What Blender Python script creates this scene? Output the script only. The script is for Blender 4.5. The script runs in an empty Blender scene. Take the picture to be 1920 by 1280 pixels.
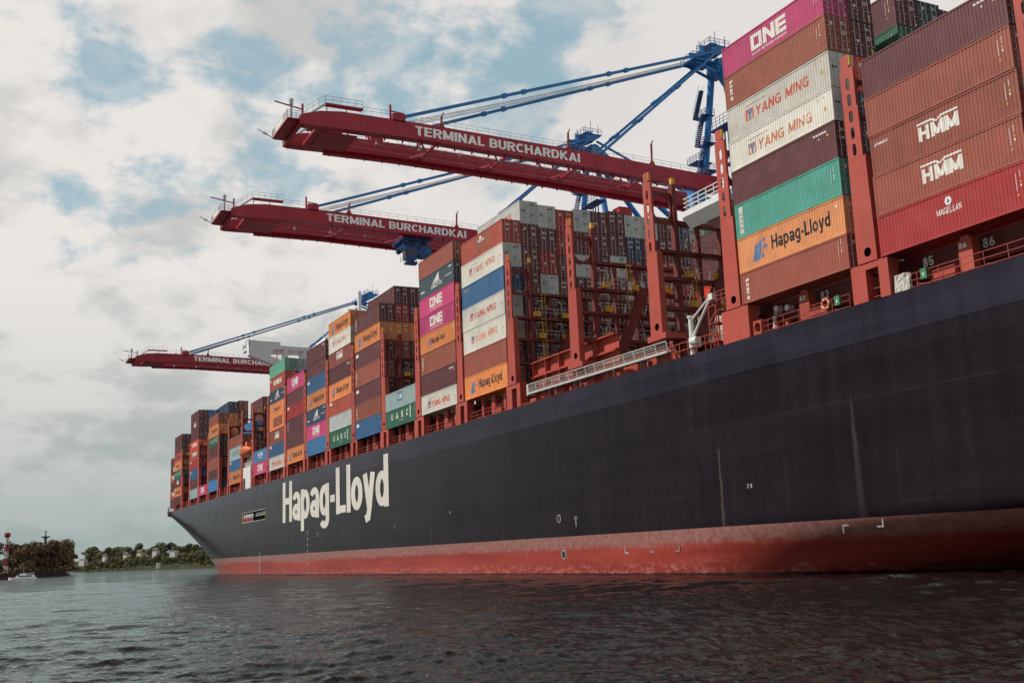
import bpy, bmesh, math, random
from mathutils import Vector, Matrix
random.seed(7)
R = math.radians
C = bpy.context.scene.collection
sc = bpy.context.scene

# ---------------------------------------------------------------- camera
cd = bpy.data.cameras.new('camera'); cam = bpy.data.objects.new('camera', cd); C.objects.link(cam)
cd.sensor_width = 36; cd.lens = 2034.7 / 1920 * 36; cd.clip_start = 0.5; cd.clip_end = 20000
rt, up, fw = Vector((0.444562, 0.894896, -0.039058)), Vector((0.188072, -0.05062, 0.98085)), Vector((-0.875782, 0.443394, 0.190809))
m = Matrix((rt, up, -fw)).transposed().to_4x4(); m.translation = Vector((68.54, -55.86, 2.476))
cam.matrix_world = m
sc.camera = cam

# ---------------------------------------------------------------- sun, sky, exposure
SUN_AZ, SUN_EL = R(27), R(46)           # azimuth measured from -Y towards -X
to_sun = Vector((-math.sin(SUN_AZ) * math.cos(SUN_EL), -math.cos(SUN_AZ) * math.cos(SUN_EL), math.sin(SUN_EL)))
sl = bpy.data.lights.new('sun', 'SUN'); sl.energy = 4.7; sl.angle = R(0.6); sl.color = (1.0, 0.945, 0.88)
so = bpy.data.objects.new('sun', sl); C.objects.link(so)
so.rotation_euler = to_sun.to_track_quat('Z', 'Y').to_euler()
sc.view_settings.view_transform = 'Standard'; sc.view_settings.look = 'None'
sc.view_settings.exposure = 0.0; sc.view_settings.gamma = 1.0

W = bpy.data.worlds.new('World'); sc.world = W; W.use_nodes = True
nt = W.node_tree; nt.nodes.clear()
def N(t, kind, **kw):
    n = t.nodes.new(kind)
    for k, v in kw.items(): setattr(n, k, v)
    return n
def setin(t, sock, v):
    if isinstance(v, bpy.types.NodeSocket): t.links.new(v, sock)
    elif isinstance(v, (tuple, list)) and len(v) == 3 and len(sock.default_value) == 4: sock.default_value = (*v, 1)
    else: sock.default_value = v
def math_(t, op, a, b=0.0, c=None, clamp=False):
    n = N(t, 'ShaderNodeMath', operation=op); n.use_clamp = clamp
    setin(t, n.inputs[0], a); setin(t, n.inputs[1], b)
    if c is not None: setin(t, n.inputs[2], c)
    return n.outputs[0]
def mix_(t, f, a, b, mode='MIX'):
    n = N(t, 'ShaderNodeMix', data_type='RGBA', blend_type=mode)
    setin(t, n.inputs[0], f); setin(t, n.inputs[6], a); setin(t, n.inputs[7], b)
    return n.outputs[2]
def noise_(t, vec, scale, detail=4.0, rough=0.5, dist=0.0):
    n = N(t, 'ShaderNodeTexNoise'); n.inputs['Scale'].default_value = scale
    n.inputs['Detail'].default_value = detail; n.inputs['Roughness'].default_value = rough
    n.inputs['Distortion'].default_value = dist
    if vec is not None: t.links.new(vec, n.inputs['Vector'])
    return n.outputs['Fac']
def ramp_(t, v, a, b, lo=0.0, hi=1.0, smooth=True):
    n = N(t, 'ShaderNodeMapRange'); n.interpolation_type = 'SMOOTHSTEP' if smooth else 'LINEAR'
    setin(t, n.inputs[0], v); n.inputs[1].default_value = a; n.inputs[2].default_value = b
    n.inputs[3].default_value = lo; n.inputs[4].default_value = hi
    return n.outputs[0]
def vmath(t, op, a, b=None):
    n = N(t, 'ShaderNodeVectorMath', operation=op); setin(t, n.inputs[0], a)
    if b is not None:
        if isinstance(b, bpy.types.NodeSocket): t.links.new(b, n.inputs[1])
        else: n.inputs[1].default_value = b
    return n
def comb(t, x, y, z):
    n = N(t, 'ShaderNodeCombineXYZ'); setin(t, n.inputs[0], x); setin(t, n.inputs[1], y); setin(t, n.inputs[2], z)
    return n.outputs[0]
def build_sky():
    t = nt
    tc = N(t, 'ShaderNodeTexCoord'); d = tc.outputs['Generated']
    sp = N(t, 'ShaderNodeSeparateXYZ'); t.links.new(d, sp.inputs[0])
    z = math_(t, 'MAXIMUM', sp.outputs[2], 0.0)
    den = math_(t, 'ADD', z, 0.42)
    p = comb(t, math_(t, 'DIVIDE', sp.outputs[0], den), math_(t, 'DIVIDE', sp.outputs[1], den), math_(t, 'MULTIPLY', z, 1.2))
    sky = N(t, 'ShaderNodeTexSky', sky_type='NISHITA'); sky.sun_disc = False
    sky.sun_elevation = SUN_EL; sky.sun_rotation = math.atan2(to_sun.x, to_sun.y)
    sky.air_density = 1.3; sky.dust_density = 2.0
    nish = mix_(t, 1.0, sky.outputs[0], (0.10, 0.10, 0.10), 'MULTIPLY')
    blue = mix_(t, 0.70, nish, (0.37, 0.545, 0.60))
    n1 = noise_(t, p, 4.6, 9, 0.55, 0.15)
    n2 = noise_(t, p, 13.0, 8, 0.58, 0.15)
    cov = math_(t, 'ADD', math_(t, 'MULTIPLY', n1, 0.56), math_(t, 'MULTIPLY', n2, 0.44))
    def blob(c, a, b, amt):
        nonlocal cov
        dt = vmath(t, 'DOT_PRODUCT', d, Vector(c).normalized()).outputs['Value']
        cov = math_(t, 'ADD', cov, ramp_(t, dt, a, b, 0.0, amt))
    blob((-0.815, 0.345, 0.468), 0.972, 0.9985, -0.105)    # blue gap high up
    blob((-0.790, 0.405, 0.462), 0.982, 0.9990, -0.065)
    blob((-0.922, 0.148, 0.352), 0.9885, 0.9990, -0.140)   # blue gaps on the left
    blob((-0.907, 0.215, 0.352), 0.9930, 0.9992, -0.10)
    blob((-0.935, 0.030, 0.372), 0.9905, 0.9990, -0.14)
    blob((-0.875, 0.130, 0.465), 0.980, 0.997, 0.05)
    blob((-0.905, 0.060, 0.440), 0.985, 0.998, 0.06)
    blob((-0.959, 0.120, 0.246), 0.970, 0.996, 0.14)
    blob((-0.500, 0.780, 0.380), 0.89, 0.975, 0.26)        # pale overcast on the ship side
    blob((-0.870, 0.350, 0.330), 0.965, 0.992, 0.14)
    low = ramp_(t, sp.outputs[2], 0.06, 0.24, 0.16, 0.0)
    cov = math_(t, 'ADD', cov, low)
    mask = ramp_(t, cov, 0.405, 0.535)
    veil = math_(t, 'MULTIPLY', ramp_(t, noise_(t, p, 8.0, 8, 0.6, 0.3), 0.42, 0.66), 0.55)
    mask = math_(t, 'MAXIMUM', mask, veil)
    n3 = noise_(t, p, 5.2, 7, 0.55, 0.15)
    shade = math_(t, 'ADD', math_(t, 'MULTIPLY', n3, 1.0), math_(t, 'MULTIPLY', n2, 0.35))
    light = ramp_(t, shade, 0.52, 0.74)
    warm = mix_(t, light, (0.57, 0.57, 0.56), (0.82, 0.785, 0.755))
    pale = vmath(t, 'DOT_PRODUCT', d, Vector((-0.62, 0.66, 0.36)).normalized()).outputs['Value']
    warm = mix_(t, ramp_(t, pale, 0.86, 0.97, 0, 0.8), warm, (0.75, 0.72, 0.70))
    grey = mix_(t, light, (0.42, 0.465, 0.455), (0.60, 0.615, 0.595))
    cloud = mix_(t, ramp_(t, sp.outputs[2], 0.06, 0.27), grey, warm)
    col = mix_(t, mask, blue, cloud)
    hz = ramp_(t, sp.outputs[2], 0.0, 0.13, 0.75, 0.0)
    col = mix_(t, hz, col, (0.310, 0.390, 0.385))
    # added dimming of unseen sky overhead and behind camera, cuts ambient and hull reflection
    dull = math_(t, 'MULTIPLY', ramp_(t, sp.outputs[0], -0.50, 0.05, 1.0, 0.95), ramp_(t, sp.outputs[2], 0.50, 0.85, 1.0, 0.45))
    behind = math_(t, 'MULTIPLY', ramp_(t, sp.outputs[1], -0.60, -0.14, 0.86, 0.0), ramp_(t, sp.outputs[0], -0.05, 0.40, 1.0, 0.0))
    dull = math_(t, 'MULTIPLY', dull, math_(t, 'SUBTRACT', 1.0, behind))
    col = mix_(t, 1.0, col, comb(t, dull, dull, dull), 'MULTIPLY')
    bg = N(t, 'ShaderNodeBackground'); bg.inputs[1].default_value = 1.0
    out = N(t, 'ShaderNodeOutputWorld')
    t.links.new(col, bg.inputs[0]); t.links.new(bg.outputs[0], out.inputs[0])
build_sky()

# ---------------------------------------------------------------- materials
def mat(name):
    m = bpy.data.materials.new(name); m.use_nodes = True
    t = m.node_tree; b = t.nodes['Principled BSDF']
    return m, t, b
def paint(name, col, rust=0.25, rough=0.5, scale=1.0, var=0.16, spec=0.35, metal=0.0, bump=0.0, rustcol=(0.16, 0.065, 0.035)):
    m, t, b = mat(name)
    tc = N(t, 'ShaderNodeTexCoord'); oi = N(t, 'ShaderNodeObjectInfo')
    off = vmath(t, 'SCALE', comb(t, oi.outputs['Random'], oi.outputs['Random'], oi.outputs['Random'])); off.inputs['Scale'].default_value = 173.0
    v = vmath(t, 'ADD', tc.outputs['Object'], off.outputs[0]).outputs[0]
    st = vmath(t, 'MULTIPLY', v, (1.6 * scale, 1.6 * scale, 0.28 * scale)).outputs[0]
    n1 = noise_(t, v, 0.55 * scale, 5, 0.6)
    n2 = noise_(t, st, 1.6, 6, 0.65)
    val = math_(t, 'ADD', ramp_(t, n1, 0.25, 0.75, 1 - var, 1 + var, False), math_(t, 'MULTIPLY', math_(t, 'SUBTRACT', oi.outputs['Random'], 0.5), 0.30))
    val = math_(t, 'MULTIPLY', val, ramp_(t, n2, 0.3, 0.7, 0.93, 1.05, False))
    c = mix_(t, 1.0, col, comb(t, val, val, val), 'MULTIPLY')
    dust = ramp_(t, noise_(t, v, 0.9 * scale, 6, 0.6), 0.45, 0.8, 0.0, 0.09)
    c = mix_(t, dust, c, (0.34, 0.28, 0.24))
    if rust > 0:
        k = math_(t, 'MULTIPLY', ramp_(t, noise_(t, st, 2.6, 9, 0.7), 0.60, 0.74), ramp_(t, noise_(t, v, 0.45 * scale, 3), 0.42, 0.62))
        c = mix_(t, math_(t, 'MULTIPLY', k, rust * 2.2, clamp=True), c, rustcol)
    t.links.new(c, b.inputs['Base Color'])
    b.inputs['Roughness'].default_value = rough; b.inputs['Metallic'].default_value = metal
    b.inputs['Specular IOR Level'].default_value = spec
    if bump:
        bp = N(t, 'ShaderNodeBump'); bp.inputs['Strength'].default_value = bump; bp.inputs['Distance'].default_value = 0.02
        t.links.new(n2, bp.inputs['Height']); t.links.new(bp.outputs[0], b.inputs['Normal'])
    return m
def plain(name, col, rough=0.6, metal=0.0, spec=0.4):
    m, t, b = mat(name)
    tc = N(t, 'ShaderNodeTexCoord')
    n = ramp_(t, noise_(t, tc.outputs['Object'], 1.3, 5, 0.6), 0.25, 0.75, 0.86, 1.12, False)
    c = mix_(t, 1.0, col, comb(t, n, n, n), 'MULTIPLY')
    t.links.new(c, b.inputs['Base Color'])
    b.inputs['Roughness'].default_value = rough; b.inputs['Metallic'].default_value = metal
    b.inputs['Specular IOR Level'].default_value = spec
    return m
CC = {  # container paints (albedo)
 'maroon': ((0.105, 0.027, 0.032), 0.10), 'brown': ((0.255, 0.066, 0.043), 0.18), 'rust': ((0.25, 0.070, 0.040), 0.30),
 'red': ((0.29, 0.023, 0.023), 0.16), 'coral': ((0.36, 0.065, 0.040), 0.35), 'scarlet': ((0.55, 0.045, 0.018), 0.10),
 'orange': ((0.62, 0.205, 0.060), 0.25), 'apricot': ((0.64, 0.250, 0.100), 0.30), 'pink': ((0.46, 0.042, 0.145), 0.10), 'white': ((0.56, 0.53, 0.47), 0.38),
 'grey': ((0.40, 0.43, 0.42), 0.12), 'steel': ((0.27, 0.36, 0.36), 0.15), 'teal': ((0.075, 0.31, 0.245), 0.22),
 'mint': ((0.10, 0.30, 0.22), 0.10), 'green': ((0.020, 0.098, 0.062), 0.10), 'blue': ((0.028, 0.105, 0.225), 0.12),
 'azure': ((0.045, 0.17, 0.36), 0.10), 'navy': ((0.026, 0.05, 0.095), 0.12), 'slate': ((0.042, 0.066, 0.085), 0.12)}
CWORD = {'apricot': 'faded orange', 'rust': 'rusty brown', 'scarlet': 'bright orange-red', 'coral': 'faded red', 'steel': 'pale grey-blue', 'mint': 'light green', 'azure': 'bright blue', 'navy': 'navy blue', 'slate': 'dark slate', 'grey': 'light grey'}
CM = {k: paint('container_paint_' + k, v[0], v[1], rough=0.55) for k, v in CC.items()}
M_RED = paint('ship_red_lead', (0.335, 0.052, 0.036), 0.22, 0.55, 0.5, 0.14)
M_RED_SHADE = paint('ship_red_shaded', (0.125, 0.019, 0.017), 0.15, 0.6, 0.5, 0.18)  # ship red darkened, shade of the inner structure put into the colour
M_DECK = paint('deck_red', (0.15, 0.030, 0.024), 0.3, 0.7, 0.5)
M_WHITE = paint('ship_white', (0.58, 0.58, 0.56), 0.06, 0.45, 0.4, 0.05)
M_DHW = paint('deckhouse_white', (0.80, 0.82, 0.82), 0.04, 0.45, 0.4, 0.04)
M_GALV = plain('galvanised_steel', (0.42, 0.40, 0.39), 0.45, 0.3)
M_LADDER = paint('gangway_grey', (0.46, 0.45, 0.41), 0.12, 0.5, 1.0, 0.08)
M_YEL = plain('safety_yellow', (0.56, 0.30, 0.022), 0.5)
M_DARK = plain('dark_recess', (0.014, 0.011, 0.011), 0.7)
M_LET = plain('white_lettering', (0.66, 0.64, 0.58), 0.55)
M_LETC = plain('crane_lettering', (0.88, 0.87, 0.85), 0.5)
M_LETH = paint('hull_letter_paint', (0.62, 0.59, 0.53), 0.05, 0.5, 0.35, 0.10)
M_MARK = paint('worn_hull_mark', (0.30, 0.28, 0.27), 0.2, 0.6)
M_LETB = plain('black_lettering', (0.012, 0.012, 0.018), 0.5)
M_LETR = paint('red_lettering', (0.58, 0.085, 0.030), 0.0, 0.5)
M_LETO = paint('worn_red_lettering', (0.62, 0.20, 0.09), 0.0, 0.5)
M_LETU = plain('blue_emblem', (0.07, 0.17, 0.32), 0.5)
M_LETG = plain('teal_lettering', (0.05, 0.14, 0.16), 0.5)
M_NUM = plain('grey_numbers', (0.80, 0.77, 0.73), 0.6)
M_RED_B = paint('boom_red', (0.33, 0.015, 0.033), 0.10, 0.45, 0.5, 0.16)
M_BLUE = paint('crane_blue', (0.014, 0.165, 0.43), 0.04, 0.42, 0.3, 0.10)
M_BLUED = paint('crane_dark_blue', (0.012, 0.06, 0.19), 0.04, 0.45, 0.3, 0.10)
M_ROPE = plain('steel_rope', (0.36, 0.38, 0.38), 0.5, 0.4)
M_GLASS = plain('dark_glass', (0.012, 0.018, 0.022), 0.08, 0.0, 0.6)
M_ORANGE = plain('lifeboat_orange', (0.60, 0.13, 0.03), 0.4)
M_GREEN = plain('fire_box_green', (0.05, 0.18, 0.09), 0.5)

def wear(m, lo, hi):
    t = m.node_tree; b = t.nodes['Principled BSDF']; o = t.nodes['Material Output']
    tc = N(t, 'ShaderNodeTexCoord'); oi = N(t, 'ShaderNodeObjectInfo')
    off = vmath(t, 'SCALE', comb(t, oi.outputs['Random'], oi.outputs['Random'], oi.outputs['Random'])); off.inputs['Scale'].default_value = 91.0
    v = vmath(t, 'ADD', tc.outputs['Object'], off.outputs[0]).outputs[0]
    n = math_(t, 'ADD', math_(t, 'MULTIPLY', noise_(t, v, 1.1, 3, .6), .45), math_(t, 'MULTIPLY', noise_(t, vmath(t, 'MULTIPLY', v, (1, 1, .4)).outputs[0], 7.0, 6, .7), .55))
    tr = N(t, 'ShaderNodeBsdfTransparent'); mx = N(t, 'ShaderNodeMixShader')
    t.links.new(ramp_(t, n, lo, hi), mx.inputs[0]); t.links.new(b.outputs[0], mx.inputs[1]); t.links.new(tr.outputs[0], mx.inputs[2]); t.links.new(mx.outputs[0], o.inputs['Surface'])
wear(M_LETO, .50, .60); wear(M_LETR, .56, .68); wear(M_LET, .57, .72); wear(M_LETB, .58, .72); wear(M_MARK, .48, .58); wear(M_LETU, .57, .7)

# ---------------------------------------------------------------- mesh builder
class MB:
    def __init__(s): s.v = []; s.f = []; s.mi = []; s.k = 0; s.sm = False
    def add(s, vs, fs, k=None):
        o = len(s.v); s.v += [tuple(a) for a in vs]
        for f in fs: s.f.append([o + i for i in f]); s.mi.append(s.k if k is None else k)
    def box(s, x0, x1, y0, y1, z0, z1, k=None):
        s.add([(x0, y0, z0), (x1, y0, z0), (x1, y1, z0), (x0, y1, z0), (x0, y0, z1), (x1, y0, z1), (x1, y1, z1), (x0, y1, z1)],
              [(3, 2, 1, 0), (4, 5, 6, 7), (0, 1, 5, 4), (1, 2, 6, 5), (2, 3, 7, 6), (3, 0, 4, 7)], k)
    def tube(s, p, q, r, n=8, k=None, r2=None):
        p, q = Vector(p), Vector(q); d = (q - p)
        if d.length < 1e-6: return
        d.normalize(); a = d.orthogonal().normalized(); b = d.cross(a); r2 = r if r2 is None else r2
        vs = []
        for i in range(n):
            t = 2 * math.pi * i / n; e = a * math.cos(t) + b * math.sin(t); vs += [p + e * r, q + e * r2]
        fs = [(2 * i, 2 * ((i + 1) % n), 2 * ((i + 1) % n) + 1, 2 * i + 1) for i in range(n)]
        fs += [tuple(2 * i for i in range(n))[::-1], tuple(2 * i + 1 for i in range(n))]
        s.add(vs, fs, k)
    def beam(s, p, q, w, h, upv=(0, 0, 1), k=None):
        p, q = Vector(p), Vector(q); d = (q - p).normalized(); u = Vector(upv)
        a = d.cross(u)
        if a.length < 1e-4: a = d.cross(Vector((0, 1, 0)))
        a.normalize(); u = a.cross(d)
        vs = []
        for e in (p, q):
            vs += [e - a * w / 2 - u * h / 2, e + a * w / 2 - u * h / 2, e + a * w / 2 + u * h / 2, e - a * w / 2 + u * h / 2]
        s.add(vs, [(0, 1, 2, 3), (7, 6, 5, 4), (0, 4, 5, 1), (1, 5, 6, 2), (2, 6, 7, 3), (3, 7, 4, 0)], k)
    def prism(s, poly, ax, lo, hi, k=None):   # convex polygon in the plane normal to axis ax
        def P(a, b, c): return (c, a, b) if ax == 0 else ((a, c, b) if ax == 1 else (a, b, c))
        n = len(poly); vs = [P(a, b, lo) for a, b in poly] + [P(a, b, hi) for a, b in poly]
        fs = [tuple(range(n))[::-1], tuple(range(n, 2 * n))] + [(i, (i + 1) % n, n + (i + 1) % n, n + i) for i in range(n)]
        s.add(vs, fs, k)
    def holed(s, a0, a1, b0, b1, ca, cb, ra, rb, ax, lo, hi, n=28, power=2.0, k=None):
        """plate with an oval hole, in the plane normal to ax"""
        def P(a, b, c): return (c, a, b) if ax == 0 else ((a, c, b) if ax == 1 else (a, b, c))
        angs = sorted([2 * math.pi * i / n for i in range(n)] + [math.atan2(y - cb, x - ca) % (2 * math.pi) for x in (a0, a1) for y in (b0, b1)])
        inn, out = [], []
        for t in angs:
            c, d = math.cos(t), math.sin(t)
            inn.append((ca + ra * math.copysign(abs(c) ** (2 / power), c), cb + rb * math.copysign(abs(d) ** (2 / power), d)))
            ks = []
            if c > 1e-9: ks.append((a1 - ca) / c)
            if c < -1e-9: ks.append((a0 - ca) / c)
            if d > 1e-9: ks.append((b1 - cb) / d)
            if d < -1e-9: ks.append((b0 - cb) / d)
            q = min(ks); out.append((ca + c * q, cb + d * q))
        n = len(angs); vs = []
        for L in (lo, hi): vs += [P(*a, L) for a in inn] + [P(*a, L) for a in out]
        fs = []
        for i in range(n):
            j = (i + 1) % n
            fs += [(i, j, n + j, n + i), (2 * n + j, 2 * n + i, 3 * n + i, 3 * n + j), (i, 2 * n + i, 2 * n + j, j), (n + j, 3 * n + j, 3 * n + i, n + i)]
        s.add(vs, fs, k)
    def rail(s, pts, h=1.1, r=0.025, step=1.8, mids=(0.55,), k=None):
        for p, q in zip(pts, pts[1:]):
            p, q = Vector(p), Vector(q); L = (q - p).length; n = max(1, round(L / step))
            for hh in (*mids, h): s.tube(p + Vector((0, 0, hh)), q + Vector((0, 0, hh)), r, 4, k)
            for i in range(n + 1):
                e = p.lerp(q, i / n); s.tube(e, e + Vector((0, 0, h)), r, 4, k)
    def mesh(s, name, mats, fix=True):
        me = bpy.data.meshes.new(name); me.from_pydata(s.v, [], s.f)
        for m in mats: me.materials.append(m)
        me.polygons.foreach_set('material_index', s.mi)
        if fix:
            bm = bmesh.new(); bm.from_mesh(me); bmesh.ops.recalc_face_normals(bm, faces=bm.faces); bm.to_mesh(me); bm.free()
        me.update(); return me
    def build(s, name, mats, parent=None, loc=None, fix=True):
        if not isinstance(mats, (list, tuple)): mats = [mats]
        return link(name, s.mesh(name, mats, fix), parent, loc)
def link(name, data, parent=None, loc=None):
    o = bpy.data.objects.new(name, data); C.objects.link(o)
    if parent: o.parent = parent
    if loc: o.location = loc
    return o
def tag(o, label=None, cat=None, group=None, kind=None):
    if label:
        n = len(label.split()); assert 4 <= n <= 16, (n, label)
        o['label'] = label
    if cat: o['category'] = cat
    if group: o['group'] = group
    if kind: o['kind'] = kind
    return o
def copy_tree(o, parent=None):
    c = o.copy(); C.objects.link(c)
    if parent: c.parent = parent
    for ch in KIDS.get(o, []): copy_tree(ch, c)
    return c
KIDS = {}
def remember(root):
    for ch in [x for x in C.objects if x.parent == root]:
        KIDS.setdefault(root, []).append(ch); remember(ch)

# ---------------------------------------------------------------- lettering (own stroke alphabet)
def arc(cx, cy, rx, ry, a0, a1, n=16):
    return [(cx + rx * math.cos(R(a0 + (a1 - a0) * i / n)), cy + ry * math.sin(R(a0 + (a1 - a0) * i / n))) for i in range(n + 1)]
def glyph(ch, w):
    """advance width and strokes (centre lines) for cap height 1"""
    h = w / 2
    def box(Wd): return h, Wd - h, h, 1 - h, Wd / 2
    x = 0.72
    if ch == ' ': return 0.32, []
    if ch == '-': return 0.34, [[(0.03, 0.36), (0.31, 0.36)]]
    if ch == 'I' : return w, [[(h, 0), (h, 1)]]
    if ch == 'l': return w, [[(h, 0), (h, 1)]]
    if ch in 'HNDRBEFKLTUPYXVZ':
        Wd = {'H': .72, 'N': .72, 'D': .72, 'R': .72, 'B': .70, 'E': .62, 'F': .58, 'K': .74, 'L': .56, 'T': .64, 'U': .70, 'P': .66, 'Y': .74, 'X': .7, 'V': .7, 'Z': .6}[ch]
        l, r, b, t, mm = box(Wd)
        st = [(l, 0), (l, 1)]
        if ch == 'H': return Wd, [st, [(r, 0), (r, 1)], [(l, .52), (r, .52)]]
        if ch == 'N': return Wd, [st, [(r, 0), (r, 1)], [(l, 1 - h * .6), (r, h * .6)]]
        if ch == 'D': return Wd, [st, [(l, t), (Wd * .48, t)] + arc(Wd * .48, .5, r - Wd * .48, .5 - h, 90, -90)[1:-1] + [(Wd * .48, b), (l, b)]]
        if ch in 'RPB':
            c = Wd * .52; mid = .5 if ch != 'P' else .44; ry = (t - mid) / 2
            top = [(l, t), (c, t)] + arc(c, t - ry, r - c - (.03 if ch == 'B' else 0), ry, 90, -90, 10)[1:-1] + [(c, mid), (l, mid)]
            if ch == 'P': return Wd, [st, top]
            if ch == 'R': return Wd, [st, top, [(c - .02, mid), (r + .01, 0)]]
            ry2 = (mid - b) / 2
            return Wd, [st, top, [(l, mid), (c, mid)] + arc(c, b + ry2, r - c, ry2, 90, -90, 10)[1:-1] + [(c, b), (l, b)]]
        if ch == 'E': return Wd, [st, [(l, t), (Wd, t)], [(l, .52), (Wd * .94, .52)], [(l, b), (Wd, b)]]
        if ch == 'F': return Wd, [st, [(l, t), (Wd, t)], [(l, .5), (Wd * .9, .5)]]
        if ch == 'K': return Wd, [st, [(l, .33), (r + .0, 1)], [(l + .16, .53), (r + .03, 0)]]
        if ch == 'L': return Wd, [st, [(l, b), (Wd, b)]]
        if ch == 'T': return Wd, [[(mm, 0), (mm, 1)], [(0, t), (Wd, t)]]
        if ch == 'U': return Wd, [[(l, 1), (l, .33)] + arc(mm, .33, mm - h, .33 - h, 180, 360)[1:] + [(r, 1)]]
        if ch == 'Y': return Wd, [[(l, 1), (mm, .42)], [(r, 1), (mm, .42)], [(mm, .46), (mm, 0)]]
        if ch == 'X': return Wd, [[(l, 0), (r, 1)], [(l, 1), (r, 0)]]
        if ch == 'V': return Wd, [[(l, 1), (mm, 0)], [(r, 1), (mm, 0)]]
        if ch == 'Z': return Wd, [[(0, t), (r, t)], [(r, t), (l, b)], [(l, b), (Wd, b)]]
    if ch == 'M':
        l, r, b, t, mm = box(.86); return .86, [[(l, 0), (l, 1)], [(r, 0), (r, 1)], [(l, .98), (mm, .1)], [(r, .98), (mm, .1)]]
    if ch == 'W':
        return 1.0, [[(.08, 1), (.28, 0)], [(.28, 0), (.5, .95)], [(.5, .95), (.72, 0)], [(.72, 0), (.92, 1)]]
    if ch == 'A':
        return .76, [[(h * .9, 0), (.38, .96)], [(.76 - h * .9, 0), (.38, .96)], [(.17, .27), (.59, .27)]]
    if ch == 'C':
        l, r, b, t, mm = box(.74); return .70, [arc(mm, .5, mm - h, .5 - h, 42, 318, 22)]
    if ch == 'O':
        l, r, b, t, mm = box(.78); return .78, [arc(mm, .5, mm - h, .5 - h, 0, 360, 26)]
    if ch == 'G':
        l, r, b, t, mm = box(.78); return .78, [arc(mm, .5, mm - h, .5 - h, 42, 335, 22), [(r, 0), (r, .46)], [(r + h, .44), (mm + .03, .44)]]
    if ch == 'S':
        l, r, b, t, mm = box(.66); ry = (t - .5) / 2
        return .66, [arc(mm, .5 + ry, mm - h - .02, ry, 20, 260, 14) + arc(mm, b + ry, mm - h, ry, 80, -160, 14)]
    if ch in 'apdogyckxmste':
        Wd = .60; l, r, b, t, mm = h, Wd - h, h, x - h, Wd / 2; ell = arc(mm, x / 2, mm - h, x / 2 - h, 0, 360, 22)
        if ch == 'o': return Wd, [ell]
        if ch == 'd': return Wd, [ell, [(r, 0), (r, 1)]]
        if ch == 'p': return Wd, [ell, [(l, -.26), (l, x)]]
        if ch == 'g': return Wd, [ell, [(r, x), (r, -.06)] + arc(mm, -.06, mm - h, .2 - h * .8, 0, -155, 12)[1:]]
        if ch == 'a': return .58, [arc(.29, x - .235, .29 - h, .235 - h, 165, 0, 12) + [(.58 - h, 0)], arc(.27, .215, .27 - h, .215 - h, 0, 360, 18)]
        if ch == 'y': return .58, [[(h * .9, x), (.30, .02)], [(.58 - h * .9, x), (.30, .0), (.24, -.15), (.08, -.19)]]
        if ch == 'c': return .54, [arc(.28, x / 2, .28 - h, x / 2 - h, 45, 315, 16)]
        if ch == 'k': return .54, [[(h, 0), (h, 1)], [(h, .25), (.5, x)], [(.2, .4), (.52, 0)]]
        if ch == 'x': return .54, [[(h, 0), (.54 - h, x)], [(h, x), (.54 - h, 0)]]
        if ch == 't': return .36, [[(.18, .95), (.18, h), (.36, h)], [(0, x - h), (.36, x - h)]]
        if ch == 'e': return .58, [[(.06, .37), (.58 - h, .37)] + arc(.29, x / 2, .29 - h, x / 2 - h, 4, 320, 18)]
        if ch == 'm': return .86, [[(h, 0), (h, x)], [(h, x - h), (.43, x - h), (.43, 0)], [(.43, x - h), (.86 - h, x - h), (.86 - h, 0)]]
        if ch == 's': return .5, [arc(.25, .52, .2 - h * .4, .13, 20, 260, 10) + arc(.25, .2, .2 - h * .4, .13, 80, -160, 10)]
    Wd = .56; l, r, b, t, mm = h, Wd - h, h, 1 - h, .28
    if ch == '1': return .36, [[(.2, 0), (.2, 1)], [(.2, .92), (.02, .76)]]
    if ch == '8': return Wd, [arc(mm, .74, mm - h - .02, .26 - h * .9, 0, 360, 18), arc(mm, .27, mm - h, .27 - h * .9, 0, 360, 18)]
    if ch == '6': return Wd, [arc(mm, .31, mm - h, .31 - h, 0, 360, 18), arc(mm + .1, .34, mm + .1 - h, .62 - h, 180, 80, 10)]
    if ch == '2': return Wd, [arc(mm, .7, mm - h, .3 - h, 170, -30, 12) + [(l, b), (Wd, b)]]
    if ch == '3': return Wd, [arc(mm, .74, mm - h - .02, .26 - h, 150, -90, 12), arc(mm, .27, mm - h, .27 - h, 90, -150, 12)]
    if ch == '5': return Wd, [[(r, t), (l + .03, t), (l, .5)] + arc(mm - .02, .32, mm + .02 - h, .32 - h, 140, -150, 14)]
    if ch == '7': return Wd, [[(0, t), (r, t), (.2, 0)]]
    return .5, []
def stroke_quads(pts, w):
    n = len(pts); closed = (Vector(pts[0]) - Vector(pts[-1])).length < 1e-5
    if closed: pts = pts[:-1]; n -= 1
    L = []
    for i in range(n):
        p = Vector(pts[i])
        a = Vector(pts[i - 1]) if (i or closed) else None
        b = Vector(pts[(i + 1) % n]) if (i < n - 1 or closed) else None
        d1 = (p - a).normalized() if a is not None else None; d2 = (b - p).normalized() if b is not None else None
        if d1 is None: d1 = d2
        if d2 is None: d2 = d1
        n1, n2 = Vector((-d1.y, d1.x)), Vector((-d2.y, d2.x)); mv = n1 + n2
        if mv.length < 1e-4: mv = n1
        mv.normalize(); k = min(1 / max(mv.dot(n1), .35), 2.2)
        L.append((p + mv * w / 2 * k, p - mv * w / 2 * k))
    m = n if closed else n - 1
    return [[L[i][1], L[(i + 1) % n][1], L[(i + 1) % n][0], L[i][0]] for i in range(m)]
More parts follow.
